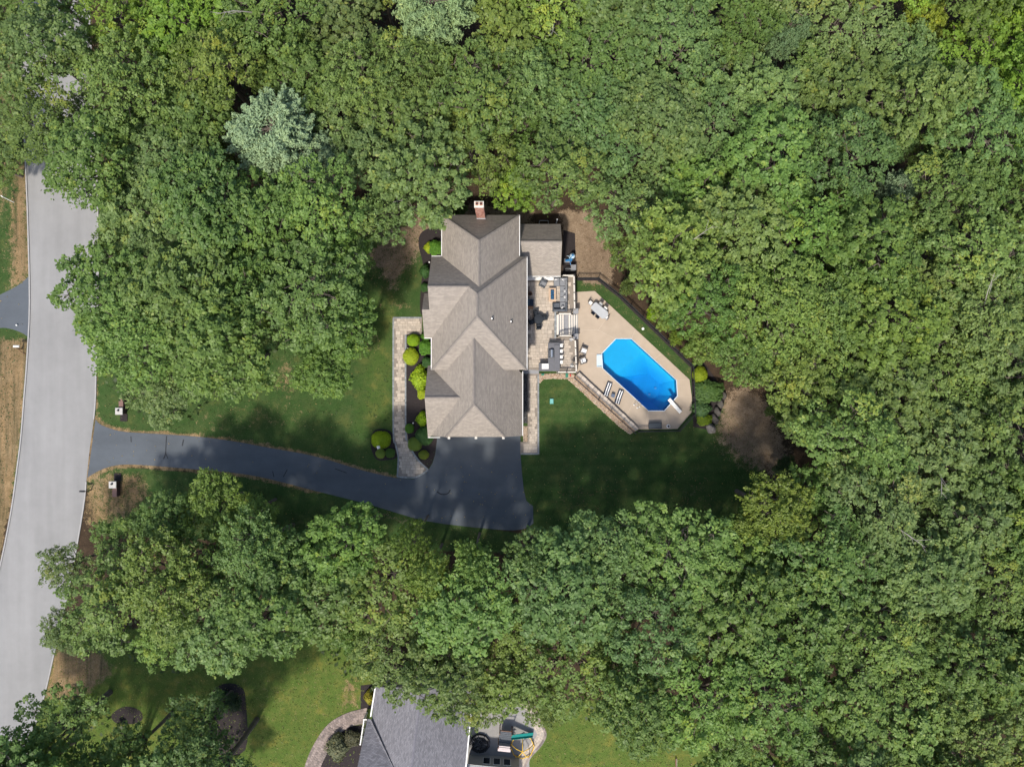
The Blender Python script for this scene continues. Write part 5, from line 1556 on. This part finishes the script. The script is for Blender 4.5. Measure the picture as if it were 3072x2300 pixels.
# ------------------------------------------------------------------ trees
def crown_mesh(seed, Rc=4.0, nleaf=60, leaf=.25, flat=.72, gap=.72):
    """lobes carried by the limbs, leaf sprays spaced over the lobes, leaves in each spray"""
    rng = np.random.default_rng(seed)
    lobes = [(np.array([rng.uniform(-.15, .15), rng.uniform(-.15, .15), .10]) * Rc, Rc * rng.uniform(.36, .48))]
    k = rng.integers(8, 12)
    for i in range(k):
        a = 2 * np.pi * i / k + rng.uniform(-.32, .32); r = rng.uniform(.55, .84)
        lobes.append((np.array([r * np.cos(a), r * np.sin(a), rng.uniform(-.26, .08) - .10 * (r - .5)]) * Rc, Rc * rng.uniform(.20, .36)))
    for i in range(7):
        a = rng.uniform(0, 6.28); r = rng.uniform(.22, .6)
        lobes.append((np.array([r * np.cos(a), r * np.sin(a), rng.uniform(-.05, .26)]) * Rc, Rc * rng.uniform(.18, .32)))
    w = np.array([l[1] ** 2 for l in lobes]); w /= w.sum()
    C, Nn, T = [], [], []
    pts = np.zeros((0, 3))
    ltone = rng.normal(size=len(lobes)) * .08
    for _ in range(6000):
        li = rng.choice(len(lobes), p=w); lc, lr = lobes[li]
        d = rng.normal(size=3); d /= np.linalg.norm(d)
        if d[2] < -.2 and rng.random() < .8: d[2] = -d[2]
        p = lc + d * lr * np.array([1, 1, flat]) * rng.uniform(.70, 1.26)
        if len(pts) and (np.linalg.norm(pts - p, axis=1) < gap * (1 if d[2] > 0 else 1.3)).any(): continue
        if any(np.linalg.norm((p - q) / np.array([1, 1, flat])) < rr * .62 for j, (q, rr) in enumerate(lobes) if j != li): continue
        pts = np.vstack([pts, p])
        rc = rng.uniform(.24, .58)
        ax = np.array([rng.uniform(.75, 1.45), rng.uniform(.75, 1.1), rng.uniform(.7, 1.0)]); th = np.arctan2(p[1], p[0]) + rng.normal() * .5
        m_ = int(nleaf * (rc / .45) ** 1.5)
        dd = rng.normal(size=(m_, 3)); dd /= np.linalg.norm(dd, axis=1, keepdims=True)
        out = d * .4 + np.array([0, 0, .6])
        dd = dd + out * .9; dd /= np.linalg.norm(dd, axis=1, keepdims=True)
        rad = rc * (1.08 - .34 * rng.random(m_) ** 1.2)
        q_ = dd * rad[:, None] * ax; stray = 1 + (rng.random(m_) < .12)[:, None] * rng.uniform(.1, .6, (m_, 1)); q_ = q_ * stray
        cc = p + np.stack([q_[:, 0] * np.cos(th) - q_[:, 1] * np.sin(th), q_[:, 0] * np.sin(th) + q_[:, 1] * np.cos(th), q_[:, 2]], 1)
        C.append(cc)
        Nn.append(dd * .62 + np.array([0, -.1, .75]) + rng.normal(size=(m_, 3)) * .36)
        ct = .47 + ltone[li] + rng.normal() * .14 + (.3 if rng.random() < .008 else 0)
        T.append(np.full(m_, ct) + rng.normal(size=m_) * .17)
    C, Nn, T = np.concatenate(C), np.concatenate(Nn), np.concatenate(T)
    me_ = leafmesh('crown', C, Nn, rng.uniform(.55, 1.5, len(C)) * leaf, T, M['leaf'], .62, rng)
    return me_, lobes

def trunk_mesh(seed, lobes, zc, r0=.24):
    rnd = random.Random(seed)
    b_ = MB()
    fork = zc * .62
    pts = [Vector((0, 0, -.1)), Vector((rnd.uniform(-.1, .1), rnd.uniform(-.1, .1), fork * .5)), Vector((rnd.uniform(-.2, .2), rnd.uniform(-.2, .2), fork))]
    b_.path(pts, [r0 * 1.25, r0, r0 * .85], 8)
    for c, lr in lobes:
        t = Vector((c[0], c[1], zc + c[2]))
        mid = pts[2].lerp(t, .5) + Vector((rnd.uniform(-.4, .4), rnd.uniform(-.4, .4), .3))
        b_.path([pts[2], mid, t], [r0 * .5, r0 * .32, r0 * .14], 6)
        for _ in range(4):
            d = Vector((rnd.gauss(0, 1), rnd.gauss(0, 1), rnd.gauss(.5, .6))).normalized()
            b_.tube(t, t + d * lr * .95, r0 * .13, .015, 5, False)
    return b_.mesh('trunk', M['bark'])

def pine_mesh(seed, Rc=4.2, n_b=270):
    rng = np.random.default_rng(seed)
    C, Nn, T = [], [], []
    tips = []
    for i in range(n_b):
        z = rng.uniform(-.55, .75); a = rng.uniform(0, 6.28)
        rr = Rc * (1.0 - .62 * ((z + .55) / 1.3) ** 1.6) * rng.uniform(.25, 1.0) ** .7 * (1 + .18 * np.sin(3 * a + seed))
        p = np.array([rr * np.cos(a), rr * np.sin(a), z * Rc * .75])
        tips.append(p)
        ax = np.array([np.cos(a), np.sin(a), .45]); ax /= np.linalg.norm(ax)
        m_ = 95
        t = rng.random(m_)
        L_ = rng.uniform(.8, 1.5)
        side = rng.normal(size=(m_, 3)) * (.30 * (1.15 - t))[:, None]
        cc = p + ax * (t * L_)[:, None] + side
        C.append(cc)
        Nn.append(side * 1.5 + np.array([0, 0, .7]) + rng.normal(size=(m_, 3)) * .5)
        T.append(np.full(m_, .5 + rng.normal() * .1) + rng.normal(size=m_) * .12)
    C, Nn, T = np.concatenate(C), np.concatenate(Nn), np.concatenate(T)
    me_ = leafmesh('crown', C, Nn, rng.uniform(.6, 1.2, len(C)) * .40, T, M['needle'], .34, rng)
    b_ = MB().path([(0, 0, -14), (0, 0, -3), (0, 0, 2.4)], [.34, .26, .05], 8)
    for p in tips[::3]: b_.tube((0, 0, p[2] - .5), p, .06, .02, 5, False)
    b_.v = [(x, y, z + 13.5) for x, y, z in b_.v]
    return me_, b_.mesh('trunk', M['bark'])

ZC = 12.0                      # crown centre of a full-size tree
protos = []
for k in range(9):
    cm, lb = crown_mesh(100 + k * 7, 4.0, 52 + 6 * (k % 3), .27 if k % 2 else .23, .72 + .1 * (k % 2), .66 + .06 * (k % 3))
    protos.append((cm, trunk_mesh(200 + k, lb, ZC)))
saps = []
for k in range(3):
    cm, lb = crown_mesh(300 + k, 1.9, 46, .22, .8, .42)
    saps.append((cm, trunk_mesh(310 + k, lb, 3.6, .08)))
pines = [pine_mesh(400 + k) for k in range(2)]

def plant(kind, k, px, py, r_px, colr, label, group, name='broadleaf_tree', cat='tree', hs=None):
    hs = .42 if label.startswith('low ') else hs
    cm, tm = {'tree': protos, 'sap': saps, 'pine': pines}[kind][k]
    base_r, zc = {'tree': (3.95, ZC), 'sap': (1.85, 3.6), 'pine': (4.3, 13.5)}[kind]
    z = zc
    for _ in range(3):
        s_ = r_px / S * (H - z) / H / base_r
        h_ = hs if hs else max(.72, min(1.22, s_ ** .6 * (1 + .30 * (random.random() - .5))))
        z = zc * h_
    p = W(px, py, z)
    o = empty(name, (p.x, p.y, 0), random.uniform(0, 6.28), label, cat, group)
    k_ = random.uniform(.94, 1.07) if kind == 'tree' else 1
    o.scale = (s_ * k_, s_ / k_, h_)
    c = bpy.data.objects.new('crown', cm); t_ = bpy.data.objects.new('trunk', tm)
    for q in (c, t_): q.parent = o; col.objects.link(q)
    c.location = (0, 0, zc); 
    c.color = (*colr, 1)
    if kind == 'pine': pass
    return o

# where the crowns do not reach, traced on the photograph (photo at 2212 px wide)
clear_main = K([(815, 610), (790, 585), (800, 560), (835, 540), (860, 520), (885, 505), (905, 490), (930, 470), (955, 462), (1030, 445), (1130, 445), (1150, 455), (1190, 470), (1235, 460),
    (1260, 480), (1290, 500), (1310, 540), (1320, 590), (1345, 620), (1400, 680), (1440, 720), (1490, 780), (1560, 825), (1600, 835), (1640, 840), (1660, 880), (1700, 930), (1715, 990), (1700, 1010),
    (1640, 1020), (1610, 1070), (1600, 1105), (1510, 1100), (1440, 1085), (1380, 1100), (1330, 1095), (1300, 1110), (1240, 1125), (1170, 1140), (1110, 1145), (1080, 1160), (1000, 1150), (960, 1155),
    (900, 1130), (840, 1115), (790, 1090), (740, 1085), (690, 1095), (640, 1110), (590, 1090), (560, 1055), (520, 1050), (500, 1020), (440, 1040), (420, 1075), (380, 1080), (340, 1070), (260, 1070), (200, 1140), (175, 1150),
    (60, 1150), (60, 830), (205, 810), (215, 835), (260, 870), (300, 900), (345, 935), (375, 940), (400, 920), (450, 915), (500, 885), (550, 870), (590, 820), (615, 775), (640, 800), (660, 840), (700, 862), (740, 840),
    (770, 790), (835, 755), (830, 700), (810, 650)])
clear_road = K([(-300, 360), (0, 360), (25, 370), (50, 395), (100, 400), (130, 415), (150, 430), (190, 460), (190, 490), (150, 495), (120, 500), (125, 560), (95, 600), (110, 640), (150, 680), (165, 720), (150, 740),
    (160, 780), (205, 810), (210, 1140), (175, 1150), (165, 1165), (120, 1165), (80, 1220), (75, 1300), (105, 1300), (65, 1370), (115, 1420), (140, 1430), (90, 1500), (30, 1560), (0, 1590), (-300, 1750)])
clear_low = K([(100, 1430), (200, 1422), (280, 1425), (300, 1440), (340, 1450), (400, 1465), (440, 1475), (480, 1480), (490, 1460), (560, 1430), (610, 1420), (690, 1430), (720, 1460), (780, 1480), (830, 1515), (870, 1572),
    (900, 1545), (960, 1556), (1010, 1585), (1080, 1590), (1095, 1560), (1180, 1570), (1190, 1600), (1230, 1570), (1300, 1570), (1330, 1610), (1380, 1630), (1440, 1640), (1500, 1650), (1500, 1900), (540, 1900), (540, 1650),
    (530, 1570), (520, 1530), (470, 1500), (430, 1490), (390, 1495), (350, 1530), (300, 1560), (260, 1540), (250, 1510), (200, 1490), (160, 1475), (110, 1495), (80, 1500)])
clears = (clear_main, clear_road, clear_low)

def room(px, py):
    """distance in photo pixels from a point to the nearest clearing (negative inside one)"""
    X, Y = np.array([px], float), np.array([py], float)
    return min(-float(sdist(X, Y, c)[0]) for c in clears)

TONES = {
    'yellow-green': (.164, .236, .052), 'bright green': (.142, .234, .052), 'mid green': (.140, .220, .056),
    'grey-green': (.152, .222, .072), 'deep green': (.122, .200, .056), 'bluish green': (.130, .212, .068), 'olive': (.154, .220, .060), 'lime': (.185, .290, .042)}
anchors = [
    (1440, 520, 'behind the brick chimney', ['bright green', 'yellow-green', 'mid green']), (1700, 520, 'beyond the screened porch', ['olive', 'grey-green', 'bright green']),
    (1150, 560, 'at the wood edge beside the upper front yard', ['mid green', 'grey-green', 'bright green']), (850, 560, 'below the big pale pine', ['mid green', 'yellow-green']),
    (620, 330, 'between the pale pine and the road', ['yellow-green', 'mid green', 'olive']), (300, 420, 'over the upper stretch of road', ['mid green', 'grey-green', 'olive']),
    (90, 350, 'over the far end of the road', ['olive', 'grey-green']), (350, 130, 'in the upper corner above the road', ['mid green', 'grey-green']), (430, 60, 'at the top edge above the road', ['lime', 'bright green']),
    (220, 720, 'hanging over the road at the top of the front grove', ['mid green', 'olive']), (250, 950, 'leaning out over the road from the front grove', ['olive', 'grey-green', 'mid green']),
    (450, 1180, 'above the white capped pillar of the front grove', ['grey-green', 'mid green']), (620, 980, 'in the heart of the front grove', ['grey-green', 'deep green', 'mid green']),
    (560, 760, 'on the upper side of the front grove', ['mid green', 'deep green', 'grey-green']), (900, 760, 'between the front grove and the bare path', ['mid green', 'bright green', 'deep green']),
    (1030, 930, 'in the front grove facing the entry porch', ['bright green', 'mid green', 'grey-green']), (940, 1130, 'at the lawn tip of the front grove', ['bright green']),
    (1950, 820, 'behind the pool fence near the dining table', ['bright green', 'grey-green', 'yellow-green']), (2180, 960, 'behind the long side of the pool', ['bright green', 'yellow-green']),
    (2330, 1080, 'above the bare dirt patch', ['yellow-green', 'bright green', 'mid green']), (2480, 1350, 'right of the bare dirt patch', ['grey-green', 'mid green']),
    (2300, 1540, 'at the far corner of the mown lawn', ['yellow-green', 'deep green']), (1950, 1600, 'along the shaded end of the mown lawn', ['bluish green', 'deep green', 'mid green']),
    (1600, 1660, 'beyond the end of the driveway', ['deep green', 'bluish green', 'yellow-green']), (1250, 1680, 'below the driveway turn', ['yellow-green', 'mid green', 'deep green']),
    (900, 1600, 'along the lower side of the driveway', ['bluish green', 'bright green', 'deep green']), (620, 1560, 'standing out beside the driveway', ['yellow-green', 'bright green']),
    (400, 1580, 'beside the pillar in dry grass', ['mid green', 'deep green']), (200, 1800, 'leaning over the lower road', ['grey-green', 'mid green', 'olive']),
    (520, 1900, 'above the lower left lawn', ['mid green', 'yellow-green', 'grey-green']), (850, 1850, 'above the lawn of the grey house', ['bright green', 'bluish green', 'mid green']),
    (1250, 2000, 'hanging over the grey house roof', ['mid green', 'olive', 'bright green']), (1560, 2030, 'above the play set', ['olive', 'mid green', 'yellow-green']),
    (1850, 2150, 'at the bottom beyond the play set', ['mid green', 'bright green', 'olive']), (2000, 1850, 'in the middle of the lower wood', ['bluish green', 'bright green', 'mid green']),
    (2400, 1850, 'in the lower wood far from the houses', ['mid green', 'deep green', 'olive']), (2400, 2180, 'at the bottom edge near the trampoline', ['mid green', 'grey-green', 'yellow-green']),
    (2850, 2050, 'in the lower right corner', ['mid green', 'olive', 'yellow-green']), (2900, 1650, 'at the right edge of the lower wood', ['grey-green', 'olive', 'mid green']),
    (2800, 1250, 'at the right edge level with the dirt patch', ['grey-green', 'mid green', 'olive']), (2650, 1000, 'around the dark gap in the right wood', ['grey-green', 'mid green', 'yellow-green']),
    (2850, 750, 'at the right edge above the pool line', ['grey-green', 'mid green', 'olive']), (2350, 650, 'in the wood right of the porch line', ['mid green', 'olive', 'bright green']),
    (2750, 380, 'in the upper right wood', ['grey-green', 'olive', 'bluish green']), (2300, 280, 'in the upper wood right of centre', ['grey-green', 'mid green', 'bluish green']),
    (2980, 60, 'in the upper right corner', ['yellow-green', 'lime', 'olive']), (1900, 300, 'in the upper wood beyond the porch', ['grey-green', 'bluish green', 'mid green']),
    (1480, 230, 'in the upper wood above the chimney', ['mid green', 'yellow-green', 'grey-green']), (1100, 230, 'in the upper wood right of the pale pine', ['mid green', 'grey-green', 'olive']),
    (720, 100, 'at the top edge above the pale pine', ['mid green', 'yellow-green', 'bright green']), (130, 2200, 'in the lower left corner by the road', ['deep green', 'mid green']), (560, 2200, 'beside the oval bed in the lower lawn', ['deep green', 'mid green']),
]
rnd = random.Random(11)
placed = []
def free(px, py, r, k=.74):
    return all((px - a) ** 2 + (py - b_) ** 2 > ((r + c) * k) ** 2 for a, b_, c in placed)

special = [
    (112, 150, 132, 'tree', 3, TONES['grey-green'], 'wide grey-green tree reaching across the far end of the road', 'broadleaf_tree'),
    (110, 345, 122, 'tree', 6, TONES['olive'], 'wide olive tree reaching across the road above its open end', 'broadleaf_tree'),
    (130, -30, 120, 'tree', 0, TONES['mid green'], 'wide tree over the road at the top left corner', 'broadleaf_tree'),
    (-38, 45, 100, 'tree', 1, TONES['olive'], 'low olive tree on the far verge at the top left corner', 'broadleaf_tree'),
    (-35, 400, 95, 'tree', 4, TONES['grey-green'], 'low grey-green tree on the far verge beside the upper road', 'broadleaf_tree'),
    (-22, 492, 72, 'tree', 7, TONES['olive'], 'low olive tree on the far verge above the white post', 'broadleaf_tree'),
   # px, py, r, kind, proto, colour, label, category, name
    (822, 400, 132, 'pine', 0, (.255, .35, .195), 'big pale blue-green pine in the upper left wood', 'pine_tree'),
    (958, 465, 74, 'pine', 1, (.245, .34, .19), 'smaller pale pine touching the big pale pine', 'pine_tree'),
    (1300, 30, 122, 'pine', 1, (.22, .31, .14), 'pale pine cut by the top edge of the picture', 'pine_tree'),
    (2690, 572, 62, 'pine', 0, (.19, .27, .155), 'pale pine tip alone in the right wood', 'pine_tree'),
    (2355, 95, 78, 'pine', 1, (.12, .19, .085), 'feathery pine near the top right of the picture', 'pine_tree'),
    (1548, 556, 84, 'tree', 2, TONES['lime'], 'bright lime tree hanging behind the chimney', 'broadleaf_tree'),
    (375, 60, 120, 'tree', 4, (.19, .28, .045), 'bright lime tree at the top above the road', 'broadleaf_tree'),
    (2770, 55, 66, 'tree', 1, (.24, .30, .04), 'yellow-lime tree at the top right', 'broadleaf_tree'),
    (2850, 110, 52, 'tree', 5, (.23, .29, .04), 'yellow-lime tree below the other at the top right', 'broadleaf_tree'),
    (965, 1125, 82, 'tree', 3, TONES['bright green'], 'bright tree standing out at the lawn tip of the front grove', 'broadleaf_tree'),
    (630, 1520, 96, 'tree', 6, (.16, .24, .05), 'bright tree standing forward beside the driveway', 'broadleaf_tree'),
    (480, 1560, 80, 'tree', 7, TONES['deep green'], 'dark tree behind the pillar in dry grass', 'broadleaf_tree'),
    (2330, 1530, 105, 'tree', 0, (.165, .22, .04), 'yellow-green tree at the far corner of the mown lawn', 'broadleaf_tree'),
    (180, 2190, 130, 'tree', 8, TONES['mid green'], 'large dark-backed tree at the lower left corner by the road', 'broadleaf_tree'),
    (590, 2190, 115, 'tree', 2, TONES['deep green'], 'tree beside the oval mulch bed in the lower lawn', 'broadleaf_tree'),
    (390, 2260, 95, 'tree', 5, TONES['mid green'], 'tree between the two lower lawn trees', 'broadleaf_tree'),
]
for px, py, r, kind, k, c, lab, nm in special:
    placed.append((px, py, r * (1.3 if kind == 'pine' else 1.0)))
    plant(kind, k, px, py, r, c, lab, None, nm, hs=.82 if py > 2100 else None)

cands = 0
road_px = smooth_line([(x - 25, y) for x, y in road_l], 2) + smooth_line([(x + 22, y) for x, y in road_r], 2)[::-1]
todo = []
for r_lo, r_hi, tries in ((112, 140, 3000), (88, 114, 4200), (70, 90, 5200), (50, 68, 4200)):
    cand = [(rnd.uniform(-170, 3240), rnd.uniform(-170, 2470), rnd.uniform(r_lo, r_hi)) for _ in range(tries)]
    cxs, cys = np.array([q[0] for q in cand]), np.array([q[1] for q in cand])
    rooms = np.min([-sdist(cxs, cys, c_) for c_ in clears], axis=0)
    for (px, py, r), rm in zip(cand, rooms):
        rm = float(rm)
        if rm < r * (.86 if px < 330 else .95) or not free(px, py, r, .70): continue
        bx_, by_ = CX + (px - CX) * (1 - ZC / H), CY + (py - CY) * (1 - ZC / H)      # where the trunk would stand
        if inside((bx_, by_), road_px): continue
        if cands >= 290: break
        placed.append((px, py, r)); cands += 1
        an = min(anchors, key=lambda a: (a[0] - px) ** 2 + (a[1] - py) ** 2)
        tone = rnd.choice(an[3])
        kk = rnd.uniform(.90, 1.24); c = tuple(v * kk * rnd.uniform(.96, 1.04) for v in TONES[tone])
        rr = min(rm / (.88 if px < 330 else .98), r * 1.20)                       # crowns inside the wood grow into each other
        todo.append((px, py, rr, c, tone, an[2]))
n_tree = 0
dead = []
for k in range(3):
    b_ = MB(); r2 = random.Random(60 + k)
    p0 = Vector((-.6, 0, -.8)); p1 = Vector((.5, r2.uniform(-.3, .3), .7)); p2 = Vector((1.7, r2.uniform(-.5, .5), 1.5))
    b_.path([p0, p1, p2], [.045, .03, .012], 5)
    for q in range(5):
        a = p0.lerp(p2, .35 + q * .13) + Vector((0, 0, .15)); b_.tube(a, a + Vector((r2.uniform(.2, .7), r2.uniform(-.8, .8), r2.uniform(.1, .5))), .018, .008, 4)
    dead.append(b_.mesh('dead_branch', M['dead_wood']))
sets = {}
for t_ in todo: sets.setdefault((t_[4], t_[5]), []).append(t_)
ORD = ['first', 'second', 'third', 'fourth', 'fifth', 'sixth', 'seventh', 'eighth', 'ninth', 'tenth']
for (tone, where), L_ in sets.items():
    gp = '%s trees %s' % (tone, where)
    xs, ys = [q[0] for q in L_], [q[1] for q in L_]
    hor = max(xs) - min(xs) >= max(ys) - min(ys)
    L_.sort(key=lambda q: q[0] if hor else q[1])
    for i, (px, py, rr, c, _t, _w) in enumerate(L_):
        lab = '%s leafy tree %s' % (tone, where)
        if len(L_) == 2: lab += ', ' + (('left one', 'right one') if hor else ('upper one', 'lower one'))[i]
        elif len(L_) > 2: lab += ', %s from %s' % (ORD[i], 'left' if hor else 'top')
        o_ = plant('tree', rnd.randrange(9), px, py, rr, c, lab, gp, hs=1.2 if 900 < px < 1750 and 1520 < py < 1760 else None)
        n_tree = n_tree + 1
        if n_tree % 13 == 3:
            d_ = bpy.data.objects.new('dead_branch', dead[n_tree % 3]); col.objects.link(d_); d_.parent = o_
            a_ = rnd.uniform(0, 6.28); d_.location = (1.9 * math.cos(a_), 1.9 * math.sin(a_), ZC + .9); d_.rotation_euler = (0, 0, a_)
print('trees', cands)

# saplings and undergrowth along the wood edges
rnd = random.Random(21)
for px, py, r, c, lab in ((1958, 942, 17, LIME, 'lime sapling along the pool fence nearest the dining table'), (1992, 972, 18, (.16, .22, .03), 'lime sapling along the pool fence, second from the house'),
        (2028, 1012, 19, (.17, .24, .03), 'lime sapling along the pool fence, third from the house'), (2066, 1052, 20, (.15, .22, .03), 'lime sapling at the end of the pool fence'),
        (1300, 650, 26, (.10, .17, .03), 'green sapling at the upper corner of the house'), (1370, 625, 28, (.07, .12, .03), 'dark sapling left of the chimney'), (1560, 605, 26, (.14, .2, .03), 'lime sapling right of the chimney'),
        (1880, 862, 20, (.11, .16, .04), 'green sapling outside the fence corner'), (2330, 1230, 30, (.08, .13, .03), 'green sapling above the dirt patch edge'), (2360, 1400, 30, (.05, .09, .03), 'dark sapling at the lower right of the dirt patch'),
        (700, 2105, 22, (.05, .085, .04), 'dark sapling in the oval mulch bed')):
    plant('sap', rnd.randrange(3), px, py, r, c, lab, None, 'sapling', 'sapling')

# undergrowth under the crowns: low leaf sprays too many to count
rng = np.random.default_rng(77)
N_ = 26000
ux, uy = rng.uniform(-100, 3170, N_ * 2), rng.uniform(-100, 2400, N_ * 2)
ok = np.ones(N_ * 2, bool)
for c in clears: ok &= sdist(ux, uy, c) < -18
ux, uy = ux[ok][:N_], uy[ok][:N_]
ok = ~(sdist(ux, uy, road_px) > -30) & ~(sdist(ux, uy, drive) > -15)
ux, uy = ux[ok], uy[ok]
clump = np.sin(ux * .021) * np.sin(uy * .023 + 1) + np.sin(ux * .007 + uy * .009)
keep = (clump > .1)
ux, uy = ux[keep], uy[keep]
C = np.stack([(ux - CX) / S, (CY - uy) / S, rng.uniform(.2, 1.6, len(ux))], 1)
Nn = np.array([0, 0, 1.0]) + rng.normal(size=C.shape) * .5
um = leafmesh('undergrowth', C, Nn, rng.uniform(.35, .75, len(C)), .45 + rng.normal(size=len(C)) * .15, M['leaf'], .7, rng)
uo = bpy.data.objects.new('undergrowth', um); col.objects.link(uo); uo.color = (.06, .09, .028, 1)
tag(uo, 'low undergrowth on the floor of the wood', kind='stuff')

# fallen leaves scattered over lawns, road edge and driveway
lx, ly = rng.uniform(0, 3072, 9000), rng.uniform(300, 2300, 9000)
m_ = np.zeros(9000, bool)
for pg, _s in lawns: m_ |= sdist(lx, ly, pg) > 10
m_ |= sdist(lx, ly, drive) > 2
m_ &= ~(sdist(lx, ly, outer) > -10) & ~(sdist(lx, ly, [(1220, 640), (1740, 640), (1740, 1330), (1160, 1440), (1160, 940)]) > 0) & ~(sdist(lx, ly, road_px) > 20)
m_ &= rng.random(9000) < np.where(np.sin(lx * .004 + 1) * np.cos(ly * .005) > 0, .8, .3)
lx, ly = lx[m_], ly[m_]
C = np.stack([(lx - CX) / S, (CY - ly) / S, np.full(len(lx), .05)], 1)
lm = leafmesh('fallen_leaves', C, np.array([0, 0, 1.0]) + rng.normal(size=C.shape) * .25, rng.uniform(.08, .2, len(C)), rng.uniform(.3, 1, len(C)), M['leaf'], .7, rng)
lo_ = bpy.data.objects.new('fallen_leaves', lm); col.objects.link(lo_); lo_.color = (.26, .21, .10, 1)
tag(lo_, 'small fallen leaves scattered on the lawns', kind='stuff')

# grass tufts over the lawns and litter over the bare soil
N_ = 60000
tx, ty = rng.uniform(-60, 2450, N_), rng.uniform(300, 2360, N_)
m_ = np.zeros(N_, bool)
for pg, _s in lawns: m_ |= sdist(tx, ty, pg) > 6
hard = [drive, outer, road_px, walk, sp_pts, nd, riv, [(1219, 1004), (1311, 1004), (1311, 1318), (1262, 1400), (1219, 1285)], [(1262, 640), (1735, 640), (1735, 1125), (1565, 1125), (1565, 1300), (1262, 1300)],
        arc_o + arc_i[::-1], np_pts, [(1100, 2040), (1420, 2040), (1420, 2400), (1050, 2400)], [(2072, 1085), (2150, 1085), (2190, 1190), (2130, 1300), (2070, 1290)], [(1112, 1290), (1190, 1290), (1190, 1378), (1112, 1378)]]
for q in hard: m_ &= ~(sdist(tx, ty, q) > -5)
tx, ty = tx[m_], ty[m_]
C = np.stack([(tx - CX) / S, (CY - ty) / S, np.full(len(tx), .04)], 1)
for sel, cc_, lab in ((ty < 1880, (.062, .098, .030, 1), 'short grass tufts standing in the lawns'), (ty >= 1880, (.13, .165, .042, 1), 'paler grass tufts in the lawn of the grey house')):
    Ck = C[sel]
    gm_ = leafmesh('grass_tufts', Ck, np.array([0, 0, 1.0]) + rng.normal(size=Ck.shape) * .45, rng.uniform(.10, .26, len(Ck)), rng.uniform(.1, .9, len(Ck)), M['hedge'], .5, rng)
    o = bpy.data.objects.new('grass_tufts', gm_); col.objects.link(o); o.color = cc_
    tag(o, lab, kind='stuff')
N_ = 14000
tx, ty = rng.uniform(1000, 2450, N_), rng.uniform(560, 1560, N_)
m_ = np.zeros(N_, bool)
for pg, _s, _k in dirts: m_ |= sdist(tx, ty, pg) > -25
for q in hard: m_ &= ~(sdist(tx, ty, q) > -3)
tx, ty = tx[m_], ty[m_]
C = np.stack([(tx - CX) / S, (CY - ty) / S, np.full(len(tx), .03)], 1)
gm_ = leafmesh('leaf_litter', C, np.array([0, 0, 1.0]) + rng.normal(size=C.shape) * .3, rng.uniform(.06, .34, len(C)), rng.uniform(0, 1, len(C)), M['hedge'], .3, rng)
o = bpy.data.objects.new('leaf_litter', gm_); col.objects.link(o); o.color = (.16, .115, .07, 1)
tag(o, 'dry leaves and twigs lying on the bare soil', kind='stuff')
